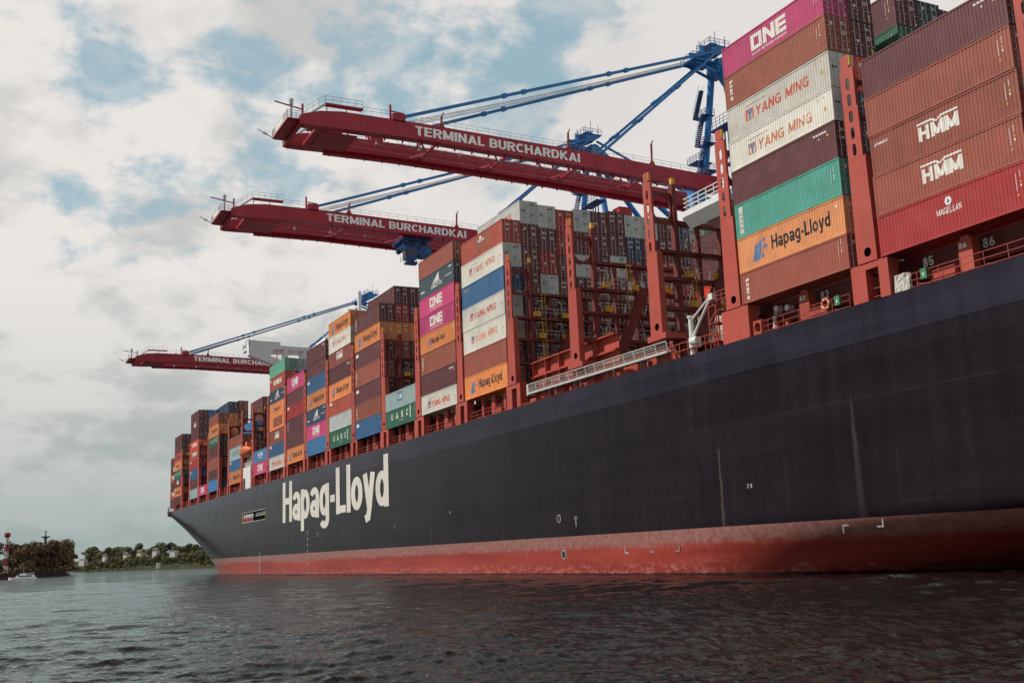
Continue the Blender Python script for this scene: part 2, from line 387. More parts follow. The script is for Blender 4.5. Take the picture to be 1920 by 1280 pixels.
def text2d(s, w=0.17, gap=0.10, slant=0.0, glyphs=None):
    """list of (quad, layer), total width; cap height 1"""
    xo = 0; out = []; lay = 0
    for ch in s:
        adv, st = (glyphs or glyph)(ch, w)
        for k in st:
            for q in stroke_quads(k, w): out.append(([(a.x + xo + slant * a.y, a.y) for a in q], lay))
            lay = (lay + 1) % 7
        xo += adv + gap
    return out, xo - gap
def text2d_bold(s, wv, wh, gap):
    """heavy letters with upright strokes wv and level strokes wh"""
    c = wh / wv; xo = 0; out = []; lay = 0
    for ch in s:
        adv, st = glyph(ch, (wv + wh) / 2)
        for k in st:
            for q in stroke_quads([(a * c, b) for a, b in k], wh): out.append(([(p.x / c + xo, p.y) for p in q], lay))
            lay = (lay + 1) % 7
        xo += adv + gap
    return out, xo - gap
def put_text(mb, s, fn, x0, z0, width, height, k=None, **kw):
    """fn(x, z, depth) -> 3d; text fitted into width x height (cap)"""
    qs, Wd = text2d_bold(s, **kw) if 'wv' in kw else text2d(s, **kw)
    for q, lay in qs:
        vs = [fn(x0 + a / Wd * width, z0 + b * height, 0.0012 * lay) for a, b in q]
        mb.add(vs, [(0, 1, 2, 3)], k)
    return mb
def block_glyph(ch, w):       # square heavy letters
    h = w / 2
    if ch == 'O': return .82, [[(h, h), (.82 - h, h), (.82 - h, 1 - h), (h, 1 - h), (h, h)]]
    if ch == 'N': return .86, [[(h, 0), (h, 1)], [(.86 - h, 0), (.86 - h, 1)], [(h, .93), (.86 - h, .07)]]
    if ch == 'E': return .74, [[(h, 0), (h, 1)], [(0, 1 - h), (.74, 1 - h)], [(h, .5), (.74, .5)], [(0, h), (.74, h)]]
    return glyph(ch, w)

# ---------------------------------------------------------------- shipping containers
LC, WC = 12.192, 2.438
PITCH, X0C, X1C = 0.278, 0.13, 12.062
def corr(x):
    if x < X0C or x > X1C: return 0.0
    f = ((x - X0C) / PITCH) % 1.0
    if f < .27: d = 0
    elif f < .5: d = (f - .27) / .23
    elif f < .77: d = 1
    else: d = 1 - (f - .77) / .23
    return 0.014 + 0.038 * d
CX = [X0C + PITCH * (i + f) for i in range(43) for f in (0, .27, .5, .77) if X0C + PITCH * (i + f) < X1C] + [X1C]
def container_body(H):
    mb = MB(); zb, zt = 0.16, H - 0.12
    vs = []
    for x in CX: vs += [(x, corr(x + 1e-6) if x < X1C else .014, zb), (x, corr(x + 1e-6) if x < X1C else .014, zt)]
    n = len(CX)
    mb.add(vs, [(2 * i, 2 * i + 2, 2 * i + 3, 2 * i + 1) for i in range(n - 1)])
    # far side, roof, floor, front end as sheets
    mb.add([(0, WC - .02, zb), (LC, WC - .02, zb), (LC, WC - .02, zt), (0, WC - .02, zt)], [(3, 2, 1, 0)])
    mb.add([(0, .03, H - .03), (LC, .03, H - .03), (LC, WC - .03, H - .03), (0, WC - .03, H - .03)], [(0, 1, 2, 3)])
    mb.add([(0, .03, .10), (LC, .03, .10), (LC, WC - .03, .10), (0, WC - .03, .10)], [(3, 2, 1, 0)])
    mb.add([(.03, .1, zb), (.03, WC - .1, zb), (.03, WC - .1, zt), (.03, .1, zt)], [(3, 2, 1, 0)])
    # rails and posts
    mb.box(.16, LC - .16, -.006, .07, zt, H - .012)
    mb.box(.16, LC - .16, -.006, .07, .02, zb)
    mb.box(.16, LC - .16, WC - .06, WC + .004, zt, H - .012); mb.box(.16, LC - .16, WC - .06, WC + .004, .02, zb)
    for x0 in (0.008, LC - .138):
        for y0 in (-.004, WC - .096):
            mb.box(x0, x0 + .13, y0, y0 + .1, .118, H - .118)
    for x0 in (0.012, LC - .132):
        mb.box(x0, x0 + .12, .096, WC - .096, H - .13, H - .014); mb.box(x0, x0 + .12, .096, WC - .096, .014, .15)
    # corner castings with dark slots
    for x0 in (0, LC - .178):
        for y0 in (-.012, WC - .15):
            for z0 in (0, H - .118):
                mb.box(x0, x0 + .178, y0, y0 + .162, z0, z0 + .118)
                if y0 < 0: mb.box(x0 + .06, x0 + .118, -.016, -.0125, z0 + .03, z0 + .088, 1)
                if x0 > 1: mb.box(x0 + .1785, x0 + .181, y0 + .05, y0 + .11, z0 + .03, z0 + .088, 1)
    # a light blue shadow gap is left between the stacked boxes by the castings
    return mb.mesh('container_body', [CM['brown'], M_DARK], fix=False)
BODY = {'h': container_body(2.896), 's': container_body(2.591)}
HGT = {'h': 2.896, 's': 2.591}
def code_bars(mb, y0, z0, lines, k, s=1.0, seed=0):
    rnd = random.Random(seed)
    for i in range(lines):
        y = y0
        for j in range(rnd.randint(4, 8)):
            w = rnd.choice((.05, .07, .09)) * s
            mb.add([(0.021, y, z0 - i * .12 * s), (0.021, y + w * .75, z0 - i * .12 * s), (0.021, y + w * .75, z0 - i * .12 * s + .08 * s), (0.021, y, z0 - i * .12 * s + .08 * s)], [(0, 1, 2, 3)], k)
            y += w
def quad_y(mb, y0, y1, z0, z1, k, x=0.022):
    mb.add([(x, y0, z0), (x, y1, z0), (x, y1, z1), (x, y0, z1)], [(0, 1, 2, 3)], k)
def door(side, style):
    """one door leaf facing +X, local y 0..1.13, z for a 2.896 m box. slots: 0 paint 1 steel 2 white 3 yellow 4 dark"""
    mb = MB(); H = 2.896; w = 1.13; z0, z1 = .17, H - .15
    if style == 'reefer':
        mb.box(-.05, 0, 0, w, z0, z1, 0)
        for z in (.75, 1.35, 2.0): mb.box(0, .004, .02, w - .02, z, z + .018, 4)
        for y in (.36, .76):
            mb.tube((.035, y, z0 - .02), (.035, y, z1 + .03), .017, 5, 1)
            for z in (.3, 1.0, 1.7, 2.5): mb.box(0, .04, y - .06, y + .06, z, z + .05, 1)
    else:
        zs = [z0 + (z1 - z0) * i / 5 for i in range(6)]
        for a, b in zip(zs, zs[1:]):
            h = b - a
            prof = [(a, 0), (a + .12 * h, 0), (a + .2 * h, -.035), (a + .8 * h, -.035), (a + .88 * h, 0), (b, 0)]
            vs = []
            for z, d in prof: vs += [(d, 0.0, z), (d, w, z)]
            mb.add(vs, [(2 * i, 2 * i + 1, 2 * i + 3, 2 * i + 2) for i in range(5)], 0)
        mb.box(-.04, .008, -.004, .03, z0, z1, 0); mb.box(-.04, .008, w - .03, w + .004, z0, z1, 0)
        for y in (.30, .80):
            mb.tube((.045, y, .10), (.045, y, H - .09), .024, 6, 1)
            for z in (.14, .55, 1.6, H - .19): mb.box(0, .055, y - .055, y + .055, z, z + .07, 1)
        for y in (.30, .80): mb.box(.05, .075, y - .03, y + .32, .98, 1.02, 1)
    hy = -.01 if side == 0 else w - .05
    for z in (.35, .95, 1.55, 2.15, 2.6): mb.box(0, .03, hy, hy + .06, z, z + .10, 0)
    if style == 'reefer':
        if side == 0:
            quad_y(mb, .10, .34, 2.32, 2.62, 5); quad_y(mb, .15, .2, 2.36, 2.58, 6, .024); quad_y(mb, .44, .6, 1.55, 1.75, 4); quad_y(mb, .18, .3, 1.5, 1.78, 4)
        else:
            quad_y(mb, .78, 1.02, .45, .75, 3); code_bars(mb, .45, 2.5, 2, 4, 1, 3); code_bars(mb, .15, 1.1, 2, 4, .9, 5)
            quad_y(mb, .2, .34, 2.3, 2.5, 4)
    elif side == 1:
        code_bars(mb, .38, 2.45, 2, 2, 1.1, 1 + len(style)); code_bars(mb, .42, 1.75, 4, 2, .8, 2 + len(style)); quad_y(mb, .86, 1.0, .3, .42, 2)
    else:
        code_bars(mb, .1, 2.0, 1, 2, .8, 8)
    if style == 'a' and side == 0: quad_y(mb, .42, .62, 2.1, 2.4, 2); quad_y(mb, .12, .24, 1.2, 1.32, 3)
    if style == 'b' and side == 0:
        qs, Wd = text2d('tex', .22, .08)
        for q, lay in qs: mb.add([(0.026 + lay * .001, .3 + a / Wd * .66, 2.1 + b * .34) for a, b in q], [(0, 1, 2, 3)], 2)
        quad_y(mb, .12, .42, 1.55, 1.68, 3); quad_y(mb, .48, .7, 1.5, 1.72, 2)
    if style == 'c' and side == 1: quad_y(mb, .72, .98, .5, .78, 3)
    if style == 'c' and side == 0: quad_y(mb, .2, .3, 1.9, 2.02, 3); quad_y(mb, .48, .7, 1.2, 1.42, 2)
    return mb.mesh('container_door', [CM['brown'], M_GALV, M_LET, M_YEL, M_DARK, CM['white'], M_LETR], fix=False)
DOORS = {st: (door(0, st), door(1, st)) for st in ('a', 'b', 'c', 'reefer')}

def side_map(y=0.0):
    return lambda x, z, d=0.0: (x, -0.006 - d + y, z)
def cut_corrugated(mb, mats, name='lettering'):
    """lay flat lettering quads onto the corrugated side"""
    me = mb.mesh(name, mats, fix=False); bm = bmesh.new(); bm.from_mesh(me)
    xs = [v.co.x for v in bm.verts]; lo, hi = min(xs), max(xs)
    for x in CX:
        if lo + 1e-3 < x < hi - 1e-3:
            bmesh.ops.bisect_plane(bm, geom=bm.verts[:] + bm.edges[:] + bm.faces[:], dist=1e-5, plane_co=(x, 0, 0), plane_no=(1, 0, 0))
    for v in bm.verts: v.co.y += corr(v.co.x)
    bm.to_mesh(me); bm.free(); return me
def flat_poly(mb, pts, k, d=0.0): mb.add([(a, -.006 - d, b) for a, b in pts], [tuple(range(len(pts)))], k)
def ids(mb, k, tri=True, y=3):
    """serial numbers and warning labels near the aft end"""
    rnd = random.Random(y)
    for i in range(11): flat_poly(mb, [(11.18, 2.2 - i * .1), (11.25, 2.2 - i * .1), (11.25, 2.27 - i * .1), (11.18, 2.27 - i * .1)], k)
    for i in range(4): flat_poly(mb, [(11.5, 2.3 - i * .11), (11.56, 2.3 - i * .11), (11.56, 2.38 - i * .11), (11.5, 2.38 - i * .11)], k)
    flat_poly(mb, [(11.47, 1.62), (11.6, 1.62), (11.6, 1.76), (11.47, 1.76)], k + 1 if tri else k)
    flat_poly(mb, [(11.48, 1.38), (11.58, 1.38), (11.6, 1.52), (11.46, 1.52)], k)
    if tri: flat_poly(mb, [(11.15, .86), (11.37, .86), (11.26, 1.03)], k + 1)
    return mb
LETTERS = {}
def lettering(kind, H):
    key = (kind, H)
    if key in LETTERS: return LETTERS[key]
    mb, em, im = MB(), MB(), MB(); f = side_map(); mats = [M_LET, M_YEL, M_LETR, M_LETU, M_LETB, M_LETO, M_LETG, CM['white']]; h = HGT[H]
    dz = h - 2.896
    if kind == 'one':
        put_text(mb, 'ONE', f, 3.75, .98 + dz * .7, 4.3, 1.34, 0, glyphs=block_glyph, w=.235, gap=.09)
        put_text(mb, 'OCEAN NETWORK EXPRESS', f, 3.8, .58 + dz * .7, 4.25, .21, 0, w=.17); ids(im, 0, False)
    elif kind in ('yang', 'yangw'):
        k = 2 if kind == 'yang' else 5
        for a, b, c, e in ((2.35, 2.55, 1.0, 1.95), (3.1, 3.3, 1.0, 1.95), (2.55, 3.1, 1.86, 1.95), (2.55, 3.1, 1.0, 1.06)):
            flat_poly(em, [(a, c + dz), (b, c + dz), (b, e + dz), (a, e + dz)], k)
        put_text(em, 'Y', f, 2.52, 1.08 + dz, .66, .8, 3, w=.26)
        put_text(mb, 'YANG MING', f, 3.55, 1.05 + dz, 6.3, .84, k, w=.17, slant=.12, gap=.14)
        for i in range(16): flat_poly(im, [(2.4 + i * .16, 2.22 + dz), (2.5 + i * .16, 2.22 + dz), (2.5 + i * .16, 2.29 + dz), (2.4 + i * .16, 2.29 + dz)], 4 if i % 3 else k, .0)
        flat_poly(im, [(11.2, 1.3 + dz), (11.45, 1.3 + dz), (11.45, 1.62 + dz), (11.2, 1.62 + dz)], 1)
        flat_poly(im, [(10.55, 2.3 + dz), (10.75, 2.3 + dz), (10.7, 2.5 + dz)], 1); flat_poly(im, [(11.2, 2.3 + dz), (11.35, 2.3 + dz), (11.35, 2.45 + dz), (11.2, 2.45 + dz)], 1)
    elif kind in ('hl', 'hls'):
        s, xo, zo = (1.0, 0, 0) if kind == 'hl' else (.62, 1.2, .55)
        def q(pts): flat_poly(em, [(xo + 1.7 + (a - 1.7) * s, zo + .55 + dz + (b - .55) * s) for a, b in pts], 3)
        q([(1.75, .62), (2.2, .52), (2.55, 2.0), (2.2, 1.95), (1.95, 1.35)]); q([(2.28, .62), (2.62, .52), (3.0, 2.15), (2.62, 2.05)])
        q([(2.75, .62), (3.15, .72), (3.05, 1.0), (2.9, 1.2)]); q([(3.02, 1.3), (3.6, 1.45), (3.45, 1.72), (3.1, 1.62)]); q([(3.1, 1.75), (3.5, 2.2), (3.1, 2.2)])
        put_text(mb, 'Hapag-Lloyd', f, (4.1 if kind == 'hl' else 4.0), 1.02 + dz + zo * .35, 6.6 * (1 if kind == 'hl' else .72), 1.14 * (1 if kind == 'hl' else .72), 4, w=.175, gap=.09)
        flat_poly(im, [(11.3, 2.2 + dz), (11.5, 2.2 + dz), (11.5, 2.4 + dz), (11.3, 2.4 + dz)], 0)
    elif kind == 'hmm':
        for i, (a, b) in enumerate((('H', .0), ('M', 1.02), ('M', 2.2))):
            put_text(mb, a, f, 4.3 + b, .98, (.90, 1.12, 1.12)[i], 1.0, 0, w=.225)
        for a in ([(4.2, 2.12), (5.45, 2.12), (5.45, 2.26), (4.2, 2.26)], [(5.45, 2.12), (5.75, 1.93), (5.9, 2.02), (5.5, 2.26), (5.45, 2.26)], [(5.75, 1.93), (5.85, 1.93), (6.3, 2.12), (6.3, 2.26), (6.2, 2.26)], [(6.3, 2.12), (7.62, 2.12), (7.62, 2.26), (6.3, 2.26)]):
            flat_poly(mb, a, 0, .0015)
        ids(im, 0, True, 5)
    elif kind == 'hmmk':
        LETTERS[key] = None
        me = None
        put_text(im, 'KMTC', f, .75, 2.1, .9, .2, 0, w=.22)
        flat_poly(im, [(.35, 2.08), (.48, 2.08), (.68, 2.32), (.55, 2.32)], 0)
        for i, (a, b) in enumerate((('H', .0), ('M', 1.02), ('M', 2.2))):
            put_text(mb, a, f, 4.3 + b, .98, (.90, 1.12, 1.12)[i], 1.0, 0, w=.225)
        for a in ([(4.2, 2.12), (5.45, 2.12), (5.45, 2.26), (4.2, 2.26)], [(5.45, 2.12), (5.75, 1.93), (5.9, 2.02), (5.5, 2.26), (5.45, 2.26)], [(5.75, 1.93), (5.85, 1.93), (6.3, 2.12), (6.3, 2.26), (6.2, 2.26)], [(6.3, 2.12), (7.62, 2.12), (7.62, 2.26), (6.3, 2.26)]):
            flat_poly(mb, a, 0, .0015)
        ids(im, 0, True, 5)
    elif kind == 'mag':
        put_text(mb, 'MAGELLAN', f, 5.1, 1.38, 2.0, .42, 0, w=.16, gap=.12)
        flat_poly(em, arc(6.1, 2.18, .29, .29, 0, 340, 17), 0)
        flat_poly(em, [(5.98, 2.08), (6.22, 2.08), (6.1, 2.34)], 3, .004); ids(im, 0, True, 9)
    elif kind == 'uasc':
        for i, ch in enumerate('UASC'): put_text(mb, ch, f, 2.2 + i * 2.05, 1.1, .82, .92, 0, w=.2)
        flat_poly(mb, [(9.75, .7), (10.1, .7), (10.1, 2.4), (9.75, 2.4)], 0)
        for i in range(6): flat_poly(im, [(5.6 + i * .26, .66), (5.78 + i * .26, .66), (5.78 + i * .26, .8), (5.6 + i * .26, .8)], 0)
        ids(im, 0, False)
    elif kind == 'hyu':
        put_text(mb, 'HYUNDAI', f, 3.0, 1.0, 6.4, 1.1, 0, w=.24, gap=.1); flat_poly(mb, [(.5, 2.1), (1.5, 2.1), (1.5, 2.4), (.5, 2.4)], 0)
    elif kind == 'cosco':
        put_text(mb, 'COSCO', f, 2.6, 1.0, 6.2, 1.1, 6, w=.17, gap=.2)
    elif kind == 'cai':
        flat_poly(em, [(4.7, 1.0), (7.0, 1.0), (7.0, 2.3), (4.7, 2.3)], 3)
        put_text(em, 'CAI', lambda x, z, d=0: (x, -.010 - d, z), 5.0, 1.3, 1.7, .75, 0, w=.22, gap=.1, slant=.15)
        ids(im, 0, False)
    elif kind == 'sail':
        for a in ([(5.0, 1.5), (7.2, 1.5), (7.0, 2.55)], [(4.7, 1.28), (7.3, 1.28), (7.3, 1.42), (4.7, 1.42)]): flat_poly(em, a, 0)
        put_text(mb, 'LOGISTICS', f, 4.4, .66, 3.7, .5, 0, w=.2)
        flat_poly(im, [(.5, .8), (1.9, .8), (1.9, 1.0), (.5, 1.0)], 0); flat_poly(im, [(9.3, 1.3), (11.4, 1.3), (11.4, 1.4), (9.3, 1.4)], 0); flat_poly(im, [(10.3, 2.3), (11.4, 2.3), (11.4, 2.45), (10.3, 2.45)], 0)
    elif kind == 'milaha':
        put_text(mb, 'Milaha'.replace('Milaha', 'MILAHA'), f, 4.0, 1.25, 4.4, .8, 0, w=.24); flat_poly(mb, [(4.6, .8), (7.8, .8), (7.8, .95), (4.6, .95)], 0)
    elif kind == 'seaco':          # name running down the forward edge
        for i, ch in enumerate('seaco'):
            qs, Wd = text2d(ch, .24)
            for q, lay in qs: mb.add([f(.62 + b * .52, 2.35 - i * .36 - a * .52 + dz, .001 * lay) for a, b in q], [(0, 1, 2, 3)], 0)
        ids(im, 0, True, 2)
    elif kind == 'strip':
        flat_poly(mb, [(.5, .35), (.92, .35), (.92, 2.6), (.5, 2.6)], 7)
        for i, ch in enumerate('O02O'):
            qs, Wd = text2d('O' if ch in '0O' else ch, .14)
            for q, lay in qs: mb.add([f(.58 + b * .26, 2.1 - i * .4 - a * .3, .003 + .001 * lay) for a, b in q], [(0, 1, 2, 3)], 4)
        ids(im, 0, False)
    elif kind == 'patch':
        flat_poly(mb, [(4.6, .4), (8.6, .4), (8.6, 2.65 + dz), (4.6, 2.65 + dz)], 8 - 0 if False else 6)
        mats[6] = CM['rust']
        flat_poly(mb, arc(5.9, 2.25, .3, .3, 0, 340, 14), 0, .004); put_text(mb, 'MAGELLAN', lambda x, z, d=0: (x, -.012 - d, z), 5.1, 1.75, 1.9, .3, 0, w=.2); ids(im, 0, False)
    elif kind == 'ub':
        flat_poly(mb, [(3.0, .5), (10, .5), (10, 2.4), (3.0, 2.4)], 6); mats[6] = CM['rust']
    elif kind == 'ylw':
        put_text(mb, 'COSCO', f, .5, 2.2, 1.5, .32, 1, w=.24); ids(im, 0, False)
    elif kind == 'blk':
        flat_poly(mb, [(.5, 1.9), (1.7, 1.9), (1.7, 2.4), (.5, 2.4)], 0); ids(im, 0, False, 4)
    elif kind == 'mid':
        for i in range(5): flat_poly(mb, [(9.8 + i * .3, 2.3 + dz), (10.0 + i * .3, 2.3 + dz), (10.0 + i * .3, 2.45 + dz), (9.8 + i * .3, 2.45 + dz)], 0)
        flat_poly(mb, [(10.3, 1.95 + dz), (10.5, 1.95 + dz), (10.4, 2.12 + dz)], 0); flat_poly(mb, [(11.2, 1.95 + dz), (11.4, 1.95 + dz), (11.4, 2.15 + dz), (11.2, 2.15 + dz)], 1)
    else:
        ids(im, 0, True, 2)
    LETTERS[key] = [(nm, cut_corrugated(b, mats, nm)) for nm, b in (('lettering', mb), ('emblem', em), ('serial_mark', im)) if b.f]; return LETTERS[key]
MARKW = {'one': 'with large white block letters', 'yang': 'with bold red lettering', 'yangw': 'with worn red lettering', 'hl': 'with black lettering, blue emblem', 'hls': 'with small black lettering',
         'hmm': 'with white letters under a line', 'hmmk': 'with two sets of white letters', 'mag': 'with small round white emblem', 'uasc': 'with widely spaced white letters', 'hyu': 'with white lettering', 'cosco': 'with dark teal letters',
         'cai': 'with blue square emblem', 'sail': 'with white sail emblem', 'milaha': 'with white lettering', 'seaco': 'with white sideways name', 'strip': 'with white vertical strip', 'patch': 'with darker repainted patch',
         'ub': 'with repainted patch', 'ylw': 'with small yellow lettering', 'blk': 'with small white block', 'mid': 'with small white markings', 'ids': 'with small serial marks', None: ''}
ORD = 'zeroth first second third fourth fifth sixth seventh eighth ninth tenth eleventh twelfth thirteenth fourteenth fifteenth sixteenth seventeenth eighteenth nineteenth twentieth'.split()
NCON = 0
def container(x, y, z, col, H='h', mark='ids', style=None, label=None, doors=True, letters=True):
    global NCON; NCON += 1
    o = link('shipping_container', BODY[H], None, (x, y, z))
    o.material_slots[0].link = 'OBJECT'; o.material_slots[0].material = CM[col]
    tag(o, label, 'container', 'containers stacked on the ship')
    if doors:
        if style is None: style = 'reefer' if col in ('white', 'grey') else random.choice('aabc')
        for s in (0, 1):
            d = link('door', DOORS[style][s], o, (LC - .02, .095 + s * 1.125, 0)); d.scale.z = HGT[H] / 2.896
            d.material_slots[0].link = 'OBJECT'; d.material_slots[0].material = CM[col if col != 'white' else 'grey']
    if letters and mark:
        for nm, me in lettering(mark, H): link(nm, me, o)
    return o
Z0 = 21.5
def cword(c): return CWORD.get(c, c)
def side_stack(num, x, spec, y=0.0, z0=Z0, doors=True):
    z = z0; n = len(spec)
    for i, s in enumerate(spec):
        col, H, mk = (s + (None,) * 3)[:3] if isinstance(s, tuple) else (s, 'h', 'ids')
        H = H or 'h'
        if mk is None: mk = 'ids'
        pos = 'bottom' if i == 0 else ('top' if i == n - 1 and n > 1 else ORD[i + 1] + ' up')
        container(x + random.uniform(-.07, .07), y + random.uniform(-.035, .035), z, col, H, mk, label=' '.join(f"{cword(col)} container {MARKW[mk]}, {pos} of {ORD[num]} side stack from bow".split()), doors=doors)
        z += HGT[H] + .012
def h(c, m=None): return (c, 'h', m)
def s(c, m=None): return (c, 's', m)
side_stack(17, 15.27, [h('red', 'mag'), h('brown', 'hmm'), h('brown', 'hmmk'), h('brown'), h('maroon', 'mid')])
side_stack(16, 0.0, [s('brown', 'seaco'), h('apricot', 'hl'), h('teal', 'strip'), h('maroon', 'mid'), s('white', 'yangw'), h('white', 'yang'), h('rust', 'seaco'), s('pink', 'one')])
side_stack(15, -55.5, [h('orange', 'hl'), h('brown'), h('white', 'yangw'), h('white', 'yang'), h('blue', 'ylw'), h('white', 'yangw'), h('coral', 'patch')])
side_stack(14, -70.2, [s('white', 'yang'), h('maroon', 'mid'), h('rust', 'seaco'), s('orange', 'hls'), s('pink', 'one'), s('pink', 'one'), h('slate', 'sail'), s('brown', 'ids')], y=0)
side_stack(13, -84.6, [s('green', 'uasc'), s('steel', 'cai')], z0=21.25)
side_stack(12, -99.0, [h('blue', 'blk'), s('rust', 'seaco'), h('maroon', 'blk'), h('brown', 'seaco'), h('maroon', 'blk'), h('orange', 'hl'), h('maroon', 'seaco')], z0=21.25)
side_stack(11, -113.2, [h('green', 'uasc'), s('grey', 'ids'), s('coral', 'blk'), h('orange', 'hl'), h('maroon', 'mid'), s('brown', 'hmm'), h('white', 'yangw'), s('orange', 'hl')], z0=21.2)
side_stack(10, -127.2, [h('azure'), s('pink', 'one'), h('navy', 'sail'), h('orange', 'hl'), h('blue', 'blk'), s('maroon'), h('maroon', 'mid')], z0=21.2)
side_stack(9, -141.2, [h('orange', 'hl'), h('maroon'), h('maroon', 'seaco'), s('red', 'blk'), s('maroon'), h('pink', 'one')], z0=21.0)
side_stack(8, -155.0, [s('white', 'yang'), s('blue', 'blk'), h('brown', 'hmm'), s('orange', 'ub'), h('orange', 'hls'), s('navy', 'sail'), h('coral', 'hyu'), s('mint')], z0=20.9)
side_stack(7, -169.0, [s('pink', 'one'), s('azure', 'milaha')], z0=21.0)
side_stack(6, -193.3, [h('orange', 'hl'), s('blue', 'blk'), h('steel', 'cosco'), s('brown')], z0=20.75)
side_stack(5, -221.0, [h('azure'), s('maroon'), h('brown'), h('maroon'), s('green', 'uasc'), h('orange', 'hl'), s('brown')], y=0.5, z0=20.8)
side_stack(4, -235.3, [s('pink', 'one')], y=0.6, z0=20.75)
side_stack(3, -249.2, [s('steel'), s('maroon'), h('blue', 'blk'), s('red', 'blk'), s('coral', 'hyu'), s('scarlet', 'hyu'), h('maroon'), s('maroon', 'hmm'), s('maroon')], y=0.9, z0=20.75)
side_stack(2, -276.6, [s('maroon'), s('orange', 'hl'), s('maroon', 'hmm'), s('green', 'uasc'), s('orange', 'hls'), s('coral', 'hls'), s('maroon'), s('maroon')], y=1.1, z0=20.4)
side_stack(1, -291.2, [s('maroon'), s('coral', 'hyu'), s('maroon'), s('coral', 'hyu'), s('maroon', 'hmm'), s('maroon')], y=2.4, z0=20.4)

RP = 2.5
def end_block(x, rows, where, pick, z0=Z0, y0=0.0, letters=False):
    for r, (lo, hi, hts) in rows.items():
        z = z0
        for t in range(1, hi + 1):
            H = 's' if t in hts else 'h'
            if t >= lo:
                col = pick(r, t)
                container(x, y0 + RP * r, z, col, H, ('yang' if col in ('white', 'grey') else 'ids'), letters=(letters and t >= hi - 1),
                          label=f"{cword(col)} container end, row {ORD[r]} inboard, {ORD[t]} tier up, {where}")
            z += HGT[H] + .012
def pick66(r, t):
    top = {1: 'grey', 2: 'grey', 3: 'red', 4: 'grey', 5: 'maroon', 6: 'maroon', 7: 'grey', 8: 'grey', 9: 'maroon', 10: 'navy', 11: 'grey', 12: 'teal', 13: 'scarlet'}
    t7 = {1: 'maroon', 2: 'maroon', 3: 'red', 4: 'maroon', 5: 'maroon', 6: 'maroon', 7: 'navy', 8: 'maroon', 11: 'brown', 12: 'navy', 13: 'scarlet'}
    t6 = {1: 'maroon', 2: 'red', 3: 'maroon', 4: 'grey', 5: 'maroon', 6: 'grey', 9: 'red'}
    if t == 8: return top.get(r, 'maroon')
    if t == 7: return t7.get(r, 'maroon')
    if t == 6: return t6.get(r, 'maroon')
    if t == 2 and r in (2, 3): return 'white'
    return random.choice(['maroon'] * 7 + ['red', 'grey', 'navy', 'brown', 'brown', 'navy'])
end_block(-55.5, {r: (1, 8, {1: (4,), 2: (4, 5), 3: (2, 4, 5)}.get(r, (3, 5) if r % 3 else (4,))) for r in range(1, 14)}, 'block behind the lashing towers', pick66, letters=True)
end_block(-99.0, {1: (1, 8, (2,)), 2: (1, 8, (2,)), 3: (2, 8, (2, 5))}, 'block behind short green stack',
          lambda r, t: {8: 'maroon', 7: 'red' if r == 1 else 'maroon', 6: 'orange' if r < 3 else 'maroon', 1: 'maroon'}.get(t, random.choice(['maroon', 'maroon', 'brown', 'red'])), z0=21.25, letters=True)
end_block(-193.3, {1: (3, 5, (2, 4)), 2: (2, 7, (2, 4)), 3: (4, 7, (2,)), 4: (5, 7, (3,)), 5: (5, 7, (3,))}, 'block beside orange lifeboat',
          lambda r, t: 'azure' if (r == 1 and t == 5) else ('orange' if r in (4, 5) and t > 5 else random.choice(['maroon', 'maroon', 'brown'])), z0=20.75)
end_block(-221.0, {1: (1, 8, (2, 5, 7)), 2: (2, 8, (3, 6))}, 'block forward of lifeboat', lambda r, t: 'orange' if t in (6, 7) and r == 1 else random.choice(['maroon', 'maroon', 'brown', 'navy']), z0=20.8, y0=.5)
end_block(-249.2, {1: (2, 9, (1, 2, 4, 5, 6, 8, 9)), 2: (7, 9, (1, 2, 4, 5, 8, 9))}, 'block behind low pink container', lambda r, t: 'azure' if t >= 8 and r == 1 else ('red' if t == 6 else 'maroon'), z0=20.75, y0=.9)
end_block(-276.6, {1: (3, 8, (1, 2, 3, 4, 5, 6, 7, 8))}, 'second block from the bow', lambda r, t: 'rust' if t in (5, 6) else 'maroon', z0=20.4, y0=1.1)
end_block(0.0, {1: (4, 8, (2, 5)), 3: (7, 8, ()), 4: (7, 8, (3,)), 5: (8, 8, (3, 5))}, 'block above numbers 81, 82', lambda r, t: {(1, 6): 'scarlet', (1, 5): 'navy', (3, 7): 'green', (4, 8): 'slate'}.get((r, t), 'maroon'), letters=True)
# containers seen between the lashing towers, long sides facing the water
for i, (col, mk) in enumerate((('white', 'yang'), ('white', 'yangw'), ('scarlet', 'hyu'), ('maroon', 'ids'), ('maroon', 'mid'))):
    container(-27.0, 15.6, 21.5 + i * 2.91, col, 'h', mk, label=f"{cword(col)} container side, {ORD[i+1]} tier up, inboard between two lashing towers")
# second rows that show above the side stacks
for x, zt, cols, w in ((-70.2, 43.1, ('maroon', 'maroon'), 'fourteenth'), (-155.0, 42.55, ('steel', 'red', 'maroon'), 'eighth'), (-113.2, 43.2, ('orange', 'orange'), 'eleventh'), (-127.2, 40.8, ('maroon', 'brown'), 'tenth')):
    for r, col in enumerate(cols):
        for t in (0, 1):
            c2 = col if t == 0 else 'maroon'
            container(x, RP * (r + 1), zt - (t + 1) * 2.6, c2, 's', 'ids', label=f"{cword(c2)} container end, {ORD[r+1]} row inboard, {('top', 'second')[t]} from top, behind {w} stack from bow", letters=False)
print('containers', NCON)

